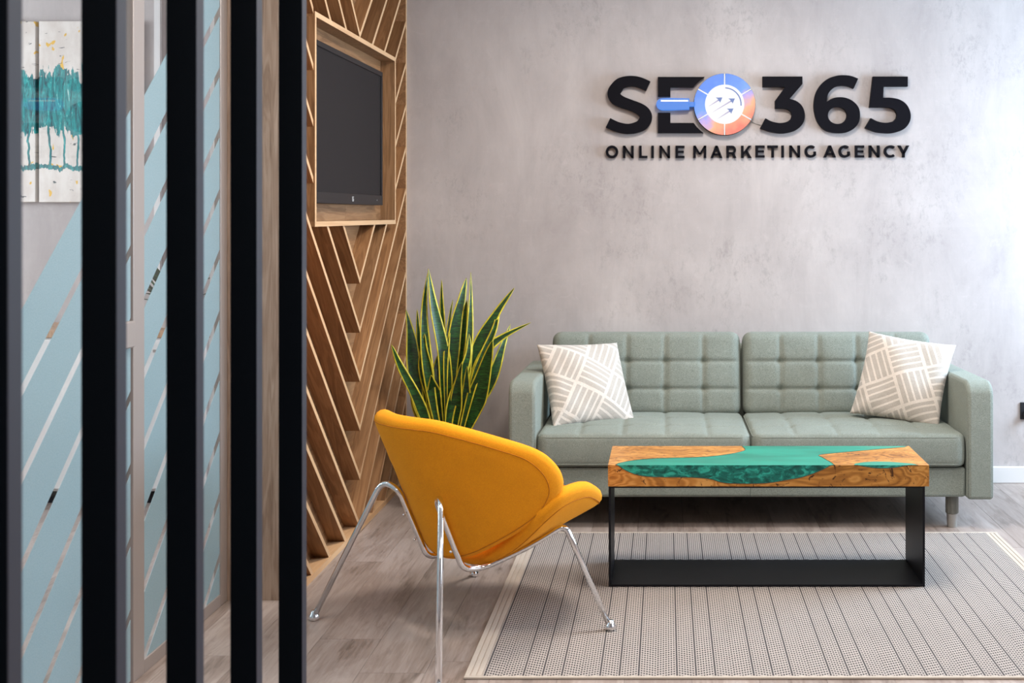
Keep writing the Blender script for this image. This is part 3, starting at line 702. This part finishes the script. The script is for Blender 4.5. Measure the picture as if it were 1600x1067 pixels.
bm = bmesh.new(); tube(bm, [Vector(s3(hx(1370), hy(700), .025))-Vector(em.location), Vector(s3(hx(1440), hy(738), .028))-Vector(em.location), Vector(s3(hx(1510), hy(755), .028))-Vector(em.location)], .0014, 6)
mesh('cable', bm, M['legmetal'], em)
# ------------------------------------------------------------------ wall socket
so = thing('wall_socket', 'black wall socket with a plug, right of the sofa', 'socket', (1.80, WY, .357))
bx('frame', -.043, .043, -.010, 0, -.042, .042, M['socket'], so, .003)
bm = bmesh.new(); lathe(bm, [(.020, 0), (.021, .004), (.019, .03), (.008, .036)], seg=20); mesh('plug', bm, M['socket'], so, loc=(-.012, -.0101, -.018), rot=(PI/2, 0, 0), smooth=True)
bm = bmesh.new(); tube(bm, catmull([(-.012, -.04, -.02), (-.012, -.052, -.03), (-.008, -.05, -.08), (.05, -.03, -.20), (.12, -.02, -.30), (.25, -.02, -.345)], 8), .0035, 8); mesh('cable', bm, M['socket'], so, smooth=True)
# ------------------------------------------------------------------ rug
RX0, RX1, RY0, RY1 = -.578, 1.382, 3.452, 5.035
rg = thing('rug', 'flatwoven beige and dark grey striped rug under the table', 'rug', (RX0, RY0, 0))
rw, rl = RX1-RX0, RY1-RY0
sb = .052
bx('field', sb, rw-sb, .014, rl-.014, .0005, .0062, M['rug'], rg)
bx('binding', 0, rw, 0, .014, .0003, .0070, M['rugedge'], rg, .002); bx('binding', 0, rw, rl-.014, rl, .0003, .0070, M['rugedge'], rg, .002)
for x0 in (0, rw-sb):
    bm = bmesh.new()
    for k in range(3): box(bm, x0+k*sb/3, x0+(k+1)*sb/3-.0025, .014, rl-.014, .0003, .0066)
    box(bm, x0, x0+sb, .014, rl-.014, .0003, .004)
    mesh('side_border', bm, M['rugedge'], rg, bevel=.0015)
# ------------------------------------------------------------------ river table
TX0, TX1, TY0, TY1 = -.2045, .936, 4.29, 4.645
TZ0, TZ1 = .364, .4395
tb_ = thing('coffee_table', 'low table of orange oak and teal resin on a black steel frame', 'table', (TX0, TY0, 0))
def uz(x): return 920+x*.35
def vz(y): return 680+y*.35
def top_pt(zx, zy):       # zoom pixel -> point on the table top (x, y)
    py = vz(zy); Y = (H-TZ1)*F/(py-CY); Y = min(max(Y, TY0), TY1); return ((uz(zx)-CX)/F*Y-TX0, Y-TY0)
TW, TD = TX1-TX0, TY1-TY0
lw_ = catmull([Vector((*top_pt(*p), 0)) for p in ((120,128),(200,112),(310,103),(430,100),(540,95),(640,82),(690,70),(697,62),(685,50))], 5)
lw_ = [(p.x, min(max(p.y, 0), TD)) for p in lw_]; lw_[0] = (lw_[0][0], 0); lw_[-1] = (lw_[-1][0], TD)
rw_ = catmull([Vector((*top_pt(*p), 0)) for p in ((1093,128),(1045,100),(1030,88),(1120,78),(1300,62),(1425,52))], 5)
rw_ = [(p.x, min(max(p.y, 0), TD)) for p in rw_]; rw_[0] = (rw_[0][0], 0); rw_[-1] = (min(rw_[-1][0], TW-.004), TD)
sv = catmull([Vector((*top_pt(*p), 0)) for p in ((1180,128),(1240,119),(1340,118),(1465,128))], 5)
sv = [(p.x, min(max(p.y, 0), TD)) for p in sv]; sv[0] = (sv[0][0], 0); sv[-1] = (sv[-1][0], 0)
def fpt(zx, zy): return ((uz(zx)-CX)/F*TY0-TX0, H-(vz(zy)-CY)/F*TY0)
lens1 = catmull([Vector((*fpt(*p), 0)) for p in ((120,127),(170,160),(240,182),(330,187),(450,188),(540,195),(600,212),(700,216),(800,213),(880,200),(960,185),(1040,155),(1093,127))], 5)
lens1 = [(p.x, min(p.y, TZ1)) for p in lens1]; lens1[0] = (lw_[0][0], TZ1); lens1[-1] = (rw_[0][0], TZ1)
lens2 = catmull([Vector((*fpt(*p), 0)) for p in ((1180,127),(1220,138),(1290,147),(1360,145),(1420,135),(1465,127))], 5)
lens2 = [(p.x, min(p.y, TZ1)) for p in lens2]; lens2[0] = (sv[0][0], TZ1); lens2[-1] = (sv[-1][0], TZ1)
def flat(bm, poly, to3, mi=0):
    tris = tessellate_polygon([[Vector((p[0], p[1], 0)) for p in poly]]); V = [bm.verts.new(to3(*p)) for p in poly]
    for t in tris:
        if len(set(t)) == 3:
            try: bm.faces.new([V[i] for i in t]).material_index = mi
            except ValueError: pass
tz = lambda p, q: (p, q, TZ1); fz = lambda p, q: (p, 0, q)
# wood: left piece, right piece (top, front share), and the closed sides
bmw = bmesh.new()
flat(bmw, [(0, 0)]+lw_+[(0, TD)], tz)
bmr = bmesh.new()
flat(bmr, rw_+[(TW, TD), (TW, 0), (sv[-1][0], 0)]+sv[::-1][1:-1]+[(sv[0][0], 0)], tz)
fr = [(0, TZ0), (TW, TZ0), (TW, TZ1)]+lens2[::-1]+lens1[::-1]+[(0, TZ1)]
flat(bmw, fr, fz)
zc = lambda p, q: (p, TD, q)
# back face of the slab: resin sits between the two crossing points
flat(bmw, [(0, TZ0), (TW, TZ0), (TW, TZ1), (rw_[-1][0], TZ1), (rw_[-1][0]-.10, TZ1-.03), (.80, TZ0+.02), (lw_[-1][0]+.1, TZ0+.015), (lw_[-1][0], TZ1), (0, TZ1)], zc)
flat(bmw, [(0, 0), (TW, 0), (TW, TD), (0, TD)], lambda p, q: (p, q, TZ0))
for xx in (0, TW): flat(bmw, [(0, TZ0), (TD, TZ0), (TD, TZ1), (0, TZ1)], lambda p, q: (xx, p, q))
wl = mesh('wood_slab', bmw, M['slab'], tb_, normals=False); mesh('wood_inlay', bmr, M['slab'], tb_, normals=False)
bmx = bmesh.new()
flat(bmx, lw_+[(rw_[-1][0], TD)]+rw_[::-1][1:], tz)
flat(bmx, sv, tz); flat(bmx, lens1, fz); flat(bmx, lens2, fz)
flat(bmx, [(rw_[-1][0], TZ1), (rw_[-1][0]-.10, TZ1-.03), (.80, TZ0+.02), (lw_[-1][0]+.1, TZ0+.015), (lw_[-1][0], TZ1)], zc)
for f in bmx.faces:
    if abs(f.normal.z) > .5 and f.normal.z < 0: f.normal_flip()
bmx.normal_update()
rs = mesh('resin_river', bmx, M['resin'], tb_, normals=False)
bm = bmesh.new()
for c_, t3 in ((lw_, tz), (rw_, tz), (lens1, fz), (lens2, fz)):
    tube(bm, [Vector(t3(*p)) for p in c_], .0012, 5)
mesh('live_edge', bm, M['rim'], tb_)
fy0, fy1 = .002, .312
bx('frame_plate', .002, .010, fy0, fy1, .0072, TZ0, M['steel'], tb_, .0008); bx('frame_plate', TW-.010-.012, TW-.002-.012, fy0, fy1, .0072, TZ0, M['steel'], tb_, .0008)
bx('base_plate', .0101, TW-.0221, fy0, fy1, .0072, .0152, M['steel'], tb_, .0008); bx('top_plate', .0101, TW-.0221, fy0, fy1, TZ0-.006, TZ0-.0002, M['steel'], tb_, .0008)
# ------------------------------------------------------------------ sofa
sf = thing('sofa', 'sage green two cushion sofa with tufted back against the grey wall', 'sofa', (.359, 5.07, 0))
SX, SY = .359, 5.07
def pad(w_, h_, t, r=.05, cr=.05, n=3., cols=(), rows=(), seam=.010, sw=.012, puff=.0, tuft=.012, back=.3, nx=70, ny=44, name='cushion', mat=None, bow=0, skirt=.0):
    """upholstered pad in its local XY plane, thickness along Z, centre at origin"""
    def axis(L, n_):
        e = [0, .03, .1, .22, .4, .65, 1.0]; hL = L/2
        a = [-hL+r*k for k in e]; b_ = [hL-r*k for k in e[::-1]]
        m_ = [-hL+r+(L-2*r)*k/n_ for k in range(1, n_)]
        return a+m_+b_
    xs, ys = axis(w_, nx), axis(h_, ny)
    def outl(x, y):
        qx, qy = abs(x)-(w_/2-cr), abs(y)-(h_/2-cr)
        if qx > 0 and qy > 0:
            d = math.hypot(qx, qy)
            mx = max(qx, qy)
            k = mx/d; x = math.copysign(w_/2-cr+qx*k, x); y = math.copysign(h_/2-cr+qy*k, y); e = cr-mx
        else: e = min(w_/2-abs(x), h_/2-abs(y))
        return x, y, max(0, e)
    bm = bmesh.new(); G = {}
    for s in (1, -1):
        for i, x in enumerate(xs):
            for j, y in enumerate(ys):
                if s < 0 and (i in (0, len(xs)-1) or j in (0, len(ys)-1)): G[s, i, j] = G[1, i, j]; continue
                X, Y, e = outl(x, y); k = min(1, e/r)
                z = t/2*(max(0, 1-(1-k)**n))**(1/n)
                fx, fy = 1-(2*X/w_)**2, 1-(2*Y/h_)**2
                z += puff*(1 if s > 0 else back)*max(0, fx)**.6*max(0, fy)**.6
                if s > 0 and (cols or rows):
                    edge = min(1, e/(r*.8)); dx = min((abs(X-c_) for c_ in cols), default=9); dy = min((abs(Y-c_) for c_ in rows), default=9)
                    g = seam*(math.exp(-(dx/sw)**2)+math.exp(-(dy/sw)**2)*1.0+.9*math.exp(-(dx/(sw*2.6)))*.7+.9*math.exp(-(dy/(sw*2.6)))*.7)
                    g += tuft*math.exp(-(dx*dx+dy*dy)/(sw*2.2)**2)
                    z -= g*edge
                G[s, i, j] = bm.verts.new((X, Y, s*z))
    for s in (1, -1):
        for i in range(len(xs)-1):
            for j in range(len(ys)-1):
                q = [G[s, i, j], G[s, i+1, j], G[s, i+1, j+1], G[s, i, j+1]]
                if s < 0: q.reverse()
                try: bm.faces.new(q)
                except ValueError: pass
    return bm
def piping(w_, h_, cr, z, r=.0028, seg=6):
    bm = bmesh.new(); pts = []
    for (cx, cy, a0) in ((w_/2-cr, h_/2-cr, 0), (-w_/2+cr, h_/2-cr, 90), (-w_/2+cr, -h_/2+cr, 180), (w_/2-cr, -h_/2+cr, 270)):
        for k in range(7):
            a = math.radians(a0+15*k); pts.append((cx+cr*math.cos(a), cy+cr*math.sin(a), z))
    P2 = []
    for i in range(len(pts)):
        a, b = Vector(pts[i]), Vector(pts[(i+1) % len(pts)]); n_ = max(1, int((b-a).length/.06))
        for k in range(n_): P2.append(a+(b-a)*k/n_)
    tube(bm, P2, r, seg, closed=True); return bm
IX0, IX1 = -.546, 1.268       # inner faces of the arms
# frame
bx('base_frame', IX0-SX+.001, IX1-SX-.001, .022, .82, .137, .262, M['sofa'], sf, .012)
bx('back_frame', IX0-SX+.001, IX1-SX-.001, .78, .885, .262, .70, M['sofa'], sf, .02)
bm = bmesh.new(); box(bm, .358-SX-.0012, .358-SX+.0012, .0205, .0225, .14, .26); mesh('base_seam', bm, M['sofa_dark'], sf)
for sgn, x0, x1 in ((-1, -.661, IX0), (1, IX1, 1.379)):
    prof = [(0, .13), (.87, .13), (.87, .612), (.06, .626)]
    for k in range(1, 7):
        a = math.radians(90+k*90/7); prof.append((.065+.065*math.cos(a), .560+.064*math.sin(a)))
    bm = bmesh.new(); A = [bm.verts.new((x0-SX, p, q)) for p, q in prof]; B = [bm.verts.new((x1-SX, p, q)) for p, q in prof]
    bm.faces.new(A); bm.faces.new(B[::-1])
    for i in range(len(A)): bm.faces.new((A[i], A[i-1], B[i-1], B[i]))
    o = mesh('arm', bm, M['sofa'], sf, bevel=.016, seg=4)
    for xx in (x0-SX+.006, x1-SX-.006):
        bm = bmesh.new(); cpx = [Vector((xx, p+.006 if p < .5 else p-.01, q-.0065)) for p, q in prof[2:]]+[Vector((xx, .006, .14))]
        tube(bm, cpx, .0026, 6); mesh('arm_piping', bm, M['sofa'], o, smooth=True)
# cushions
cw = (IX1-IX0)/2
tw1 = cw-.004
for k in (0, 1):
    cx = IX0+cw*(k+.5)-SX
    cols = [tw1*(-.5+j/5) for j in range(1, 5)]
    bm = pad(tw1, .66, .135, r=.030, cr=.045, n=3.6, cols=cols, rows=[-.145, .06], seam=.0050, sw=.009, puff=.020, tuft=.006, back=.0, nx=80, ny=50)
    s_ = mesh('seat_cushion', bm, M['sofa'], sf, loc=(cx, .335-.005, .3300), rot=(math.radians(-1.0), 0, 0), smooth=True)
    mesh('piping', piping(tw1-.010, .648, .045, .056), M['sofa'], s_, smooth=True); mesh('piping', piping(tw1-.010, .648, .045, -.056), M['sofa'], s_, smooth=True)
    bh = .40; bm = pad(tw1-.006, bh, .135, r=.045, cr=.045, n=2.6, cols=cols, rows=[-.075, .055], seam=.0072, sw=.008, puff=.014, tuft=.014, back=.1, nx=84, ny=46)
    bk = mesh('back_cushion', bm, M['sofa'], sf, loc=(cx, .700, .5685), rot=(math.radians(90-11), 0, 0), smooth=True)
    mesh('piping', piping(tw1-.024, bh-.018, .045, .044), M['sofa'], bk, smooth=True); mesh('piping', piping(tw1-.024, bh-.018, .045, -.050), M['sofa'], bk, smooth=True)
for x, y in ((-.905, .08), (.861, .075), (-.905, .80), (.861, .80)):
    bm = bmesh.new(); lathe(bm, [(.024, .058), (.0275, .062), (.0275, .137)], x, y, 20); l_ = mesh('leg', bm, M['legwood'], sf, smooth=False)
    bm = bmesh.new(); lathe(bm, [(.020, .0), (.021, .004), (.023, .058)], x, y, 20); mesh('foot_cap', bm, M['legmetal'], l_)
# throw pillows
def pillow(w_, h_, t, seed, n=46):
    rr = random.Random(seed); bm = bmesh.new(); G = {}
    ph = [rr.uniform(0, 6.28) for _ in range(6)]
    for s in (1, -1):
        for i in range(n+1):
            for j in range(n+1):
                if s < 0 and (i in (0, n) or j in (0, n)): G[s, i, j] = G[1, i, j]; continue
                u = -math.cos(PI*i/n)*.5+(-1+2*i/n)*.5; v = -math.cos(PI*j/n)*.5+(-1+2*j/n)*.5
                k = .07
                X = u*w_/2*(1-k*(1-v*v)); Y = v*h_/2*(1-k*(1-u*u))
                z = t/2*(max(0, (1-u*u)*(1-v*v)))**.42
                e = 1-max(abs(u), abs(v))
                z += .006*math.sin(u*5+v*3+ph[0])*min(1, e*3)*s+.004*math.sin((u-v)*11+ph[1])*math.exp(-((u+.7)**2+(v+.7)**2)*3)
                z *= 1-.18*math.exp(-((abs(u)-1)**2+(abs(v)-1)**2)*6)
                G[s, i, j] = bm.verts.new((X, Y, s*z))
    for s in (1, -1):
        for i in range(n):
            for j in range(n):
                q = [G[s, i, j], G[s, i+1, j], G[s, i+1, j+1], G[s, i, j+1]]
                if s < 0: q.reverse()
                bm.faces.new(q)
    return bm
def place_pillow(corners, Yb, lab, seed, ex, ey, mat, t=.165):
    c = P(sum(p[0] for p in corners)/4, sum(p[1] for p in corners)/4, Yb)
    bm = pillow(.405, .405, t, seed)
    o = mesh('throw_pillow', bm, mat, smooth=True)
    ex, ey = Vector(ex).normalized(), Vector(ey); ey = (ey-ex*ey.dot(ex)).normalized(); ez = ex.cross(ey)
    c.z += .010
    o.matrix_world = Matrix.Translation(c) @ Matrix((ex, ey, ez)).transposed().to_4x4()
    tag(o, lab, 'pillow', 'patterned ivory throw pillows'); return o
place_pillow([(836,547),(957,546),(995,655),(875,664)], 5.47, 'patterned ivory throw pillow leaning on the left arm of the sofa', 3, (.351, .19, -.012), (-.114, .175, .341), M['pillow'])
place_pillow([(1370,526),(1490,543),(1455,665),(1328,650)], 5.47, 'patterned ivory throw pillow leaning on the right arm of the sofa', 8, (.36, -.16, -.047), (.112, .15, .36), M['pillow2'])
# ------------------------------------------------------------------ snake plant
PX, PY = -1.0, 5.50
pl = thing('snake_plant', 'tall snake plant with yellow edged leaves in the corner behind the yellow chair', 'potted plant', (PX, PY, 0))
bm = bmesh.new(); lathe(bm, [(.095, 0), (.10, .004), (.135, .30), (.135, .318), (.125, .318), (.122, .285), (.0, .285)][:6], seg=40)
mesh('pot', bm, M['pot'], pl, smooth=False)
bm = bmesh.new(); lathe(bm, [(.1215, .284), (.1215, .288)], seg=32); mesh('soil', bm, M['soil'], pl)
LV = [  # zoom pixels (x, y) from the base up to the tip, half way width, depth offset at the tip, twist
 ([(345,1110),(300,980),(235,820),(140,640),(85,505)], 62, -.10, .55), ([(380,1110),(260,900),(222,640),(205,450),(175,290)], 80, .06, .2),
 ([(380,1110),(285,800),(262,560),(250,400),(244,288)], 40, .12, .3), ([(400,1110),(330,800),(292,480),(288,250),(312,58)], 58, .02, .9),
 ([(440,1110),(425,850),(405,560),(345,270),(312,38)], 78, -.04, .5), ([(420,1110),(400,600),(402,400),(396,240),(395,105)], 36, .14, .1),
 ([(430,1110),(420,700),(430,480),(445,340),(465,228)], 30, .13, .1), ([(450,1110),(452,700),(480,400),(520,220),(548,95)], 74, .08, .3),
 ([(460,1110),(475,800),(492,600),(525,400),(553,230)], 96, .0, .0), ([(480,1110),(540,800),(565,480),(574,250),(575,60)], 42, .07, .7),
 ([(480,1110),(560,800),(630,510),(730,320),(845,155)], 78, .04, -.3), ([(490,1110),(590,760),(660,560),(725,400),(755,250)], 52, .12, .2),
 ([(500,1110),(580,760),(660,560),(770,460),(948,370)], 54, .05, .15), ([(500,1110),(620,880),(710,700),(770,520),(820,380)], 62, .10, .3),
 ([(490,1110),(590,920),(640,760),(680,600),(710,480)], 112, -.05, -.1), ([(470,1110),(560,860),(590,720),(620,600),(648,470)], 70, .06, .1),
 ([(430,1110),(385,980),(360,880),(342,780),(330,695)], 110, -.12, .1), ([(460,1110),(482,960),(488,840),(500,720),(520,615)], 66, -.09, .3),
 ([(480,1110),(545,1010),(545,880),(548,760),(553,640)], 68, -.11, .1), ([(380,1110),(295,1000),(255,930),(225,860),(203,790)], 62, -.08, .5),
 ([(400,1110),(330,820),(300,660),(288,550),(290,440)], 84, -.02, .1), ([(420,1110),(385,850),(365,720),(365,630),(385,550)], 60, .08, .2),
 ([(430,1110),(450,900),(520,700),(560,560),(565,440)], 60, .02, .2)]
for k, (pts, wd, dy, tw_) in enumerate(LV):
    yb = PY-.03+((k*37) % 11)/11*.10-.04
    n_ = 22
    sx_ = [590+p[0]*.2532 for p in pts]; sy_ = [410+p[1]*.2532 for p in pts]
    c = []
    for i in range(5):
        f = i/4; c.append(P(sx_[i], sy_[i], yb+dy*f*f)-Vector((PX, PY, 0)))
    c[0].z = min(c[0].z, .275); c[0].z = max(c[0].z, .262)
    # keep the base inside the pot
    rad = math.hypot(c[0].x, c[0].y)
    if rad > .10: c[0].x *= .10/rad; c[0].y *= .10/rad
    path = catmull(c, n_//2); L_ = len(path)-1
    bm = bmesh.new(); W0 = wd*.2532/2/F*PY*1.15; rows_ = []
    for i, p in enumerate(path):
        f = i/L_; t = (path[min(L_, i+1)]-path[max(0, i-1)]).normalized()
        prof = (min(1, .42+f*1.6))*(1-max(0, (f-.42)/.58)**1.55)**.95*(1+.07*math.sin(f*9+k*1.7)) if f < 1 else 0
        hw = W0*max(prof, .012)
        a = (.35*math.sin(k*2.1))+tw_*(f**1.2)*1.1
        side = Vector((math.cos(a), math.sin(a), 0)); side = (side-t*side.dot(t)).normalized(); nr = side.cross(t)
        if nr.y > 0: nr = -nr
        yw = min(.0058, hw*.42)
        fold = .28*(1-.6*f)
        rows_.append([bm.verts.new(p+side*q+nr*(-abs(q)*fold*-1)) for q in (-hw, -hw+yw, -hw*.45, 0, hw*.45, hw-yw, hw)])
    for A, B in zip(rows_, rows_[1:]):
        for j in range(6):
            fc = bm.faces.new((A[j], A[j+1], B[j+1], B[j])); fc.material_index = 1 if j in (0, 5) else 0
    o = mesh('leaf', bm, M['leaf'], pl, smooth=True, normals=False)
    md = o.modifiers.new('thickness', 'SOLIDIFY'); md.thickness = .0022; md.offset = 0
# small leafy plant on the office cabinet
op = thing('office_plant', 'small dark leafy plant on the white cabinet behind the glass', 'potted plant', (-2.36, 5.70, .80))
bm = bmesh.new(); lathe(bm, [(.05, 0), (.07, .12), (.062, .12), (.06, .11)], seg=24); mesh('pot', bm, M['white'], op)
rp = random.Random(11)
for k in range(26):
    a = rp.uniform(0, 6.28); e = rp.uniform(.3, 1.35); L_ = rp.uniform(.22, .48); d = Vector((math.cos(a)*math.cos(e), math.sin(a)*math.cos(e)*.7, math.sin(e)))
    sd = d.cross(Vector((0, 0, 1))).normalized(); bm = bmesh.new(); rows_ = []
    for i in range(7):
        f = i/6; p = Vector((0, 0, .10))+d*L_*f-Vector((0, 0, .10*f*f)); hw = .004+.032*max(0, math.sin(PI*max(0, (f-.35)/.65)))
        rows_.append([bm.verts.new(p-sd*hw), bm.verts.new(p+Vector((0, 0, -.004))), bm.verts.new(p+sd*hw)])
    for A, B in zip(rows_, rows_[1:]):
        for j in (0, 1): bm.faces.new((A[j], A[j+1], B[j+1], B[j]))
    mesh('leaf', bm, M['leaf'][0], op, smooth=True)
# ------------------------------------------------------------------ orange slice chair
ch = thing('lounge_chair', 'mustard yellow felt lounge chair with two curved shells on chrome tube legs', 'chair', (-.663, 3.903, 0), rot=math.radians(-45))
# local frame of the chair: +Y forward, +X its right side, Z up.  rot -45 deg turns +Y towards the sofa and the table
OUT = [(0, .518), (.133, .498), (.216, .446), (.284, .378), (.337, .306), (.359, .238), (.362, .178), (.350, .140), (.324, .104), (.28, .076), (.198, .042), (.11, .014), (0, 0)]
OUTF = [(x, y) for x, y in OUT]+[(-x, y) for x, y in OUT[-2:0:-1]]
def shell(base, up, fwd, curl, T, lift=0):
    """closed upholstered shell: (v, s) outline; point = base + v*X + s*up + (curl*v*v)*fwd"""
    loop = [(p.x, p.y) for p in catmull([Vector((x, y, 0)) for x, y in OUTF], 5, closed=True)]
    cen = (0, .25); N = len(loop)
    def bend(v, s): return Vector((v, 0, 0))+up*s+fwd*(curl*v*v)
    def nrm(v, s):
        tv = Vector((1, 0, 0))+fwd*(2*curl*v); n = tv.cross(up).normalized()
        return n if n.dot(fwd) > 0 else -n
    bm = bmesh.new()
    prof = [(0.0, 1), (.12, 1), (.3, 1), (.5, 1), (.68, 1), (.80, 1), (.87, .985), (.93, .90), (.968, .72), (.99, .42), (1.0, 0)]
    rings = {}
    for s in (1, -1):
        for q, (f, th) in enumerate(prof):
            if f == 0:
                v_, s_ = cen; rings[s, q] = [bm.verts.new(base+bend(v_, s_)+nrm(v_, s_)*s*T/2)]; continue
            if s < 0 and f == 1: rings[s, q] = rings[1, q]; continue
            ring = []
            for (lx, ly) in loop:
                v_, s_ = cen[0]+(lx-cen[0])*f, cen[1]+(ly-cen[1])*f
                ring.append(bm.verts.new(base+bend(v_, s_)+nrm(v_, s_)*s*T/2*th))
            rings[s, q] = ring
    for s in (1, -1):
        c0 = rings[s, 0][0]
        for i in range(N):
            q = [c0, rings[s, 1][i], rings[s, 1][(i+1) % N]]; bm.faces.new(q if s > 0 else q[::-1])
        for q in range(1, len(prof)-1):
            A, B = rings[s, q], rings[s, q+1]
            for i in range(N):
                f_ = [A[i], B[i], B[(i+1) % N], A[(i+1) % N]]; bm.faces.new(f_ if s > 0 else f_[::-1])
    seams = []
    for s in (1, -1):
        bs = bmesh.new(); f = .925
        pts = [base+bend(cen[0]+(lx-cen[0])*f, cen[1]+(ly-cen[1])*f)+nrm(lx*f, ly)*s*(T/2*.915+.0004) for lx, ly in loop]
        tube(bs, pts, .0016, 5, closed=True); seams.append(bs)
    return bm, seams
def rounded(P_, n=8):
    """polyline with filleted corners; P_ holds (point, distance of the fillet from the corner)"""
    out = []
    for i, (p, r) in enumerate(P_):
        p = Vector(p)
        if not r: out.append(p); continue
        a = (Vector(P_[i-1][0])-p); b = (Vector(P_[i+1][0])-p); ra, rb_ = min(r, a.length*.49), min(r, b.length*.49)
        A, B = p+a.normalized()*ra, p+b.normalized()*rb_
        for k in range(n+1):
            t = k/n; out.append(A*(1-t)**2+p*2*t*(1-t)+B*t*t)
    return out
T_ = .060
a1 = math.radians(24); upb = Vector((0, -math.sin(a1), math.cos(a1))); fwb = Vector((0, math.cos(a1), math.sin(a1)))
baseb = Vector((0, -.045, .237))
bm, seams = shell(baseb, upb, fwb, 2.05, T_); bshell = mesh('backrest_shell', bm, M['yellow'], ch, smooth=True)
for b_ in seams: mesh('seam', b_, M['yseam'], bshell, smooth=True)
a2 = math.radians(14); ups = Vector((0, math.cos(a2), math.sin(a2))); fws = Vector((0, -math.sin(a2), math.cos(a2)))
bases = Vector((0, .0, .222))
bm, seams = shell(bases, ups, fws, 1.62, T_); sshell = mesh('seat_shell', bm, M['yellow'], ch, smooth=True)
for b_ in seams: mesh('seam', b_, M['yseam'], sshell, smooth=True)
for s in (-1, 1):
    rx, ry_ = (.425, -.375) if s > 0 else (.388, -.305); qx_, qy_ = (.385, .305) if s > 0 else (.41, .352)
    rear = [((rx*s, ry_, .012), 0), ((.165*s, -.188, .474), .046), ((.104*s, -.164, .450), .030), ((.099*s, -.060, .214), .034),
            ((.112*s, .012, .210), .03), ((.20*s, .130, .272), .12), ((.268*s, .214, .338), .030), ((qx_*s, qy_, .012), 0)]
    bm = bmesh.new(); tube(bm, rounded(rear), .0096, 16)
    fr_ = mesh('leg_frame', bm, M['chrome'], ch, smooth=True)
    for xx, yy in ((rx*s, ry_), (qx_*s, qy_)):
        bm = bmesh.new(); prof = [(.012, 0), (.0165, .003), (.018, .009), (.0165, .016), (.011, .024), (.009, .032)]
        z0 = .0072 if (s > 0 and yy > 0) else 0
        lathe(bm, [(r_, z_+z0) for r_, z_ in prof], xx, yy, 18); mesh('foot_glide', bm, M['chrome'], fr_, smooth=True)
    for (yy, zz) in ((-.140, .372), (-.100, .285)):
        bm = bmesh.new()
        bmesh.ops.create_icosphere(bm, subdivisions=2, radius=.0048, matrix=Matrix.Translation((.1*s, yy-.0075, zz-.004)))
        mesh('screw', bm, M['chrome'], fr_, smooth=True)
bpy.context.view_layer.update()
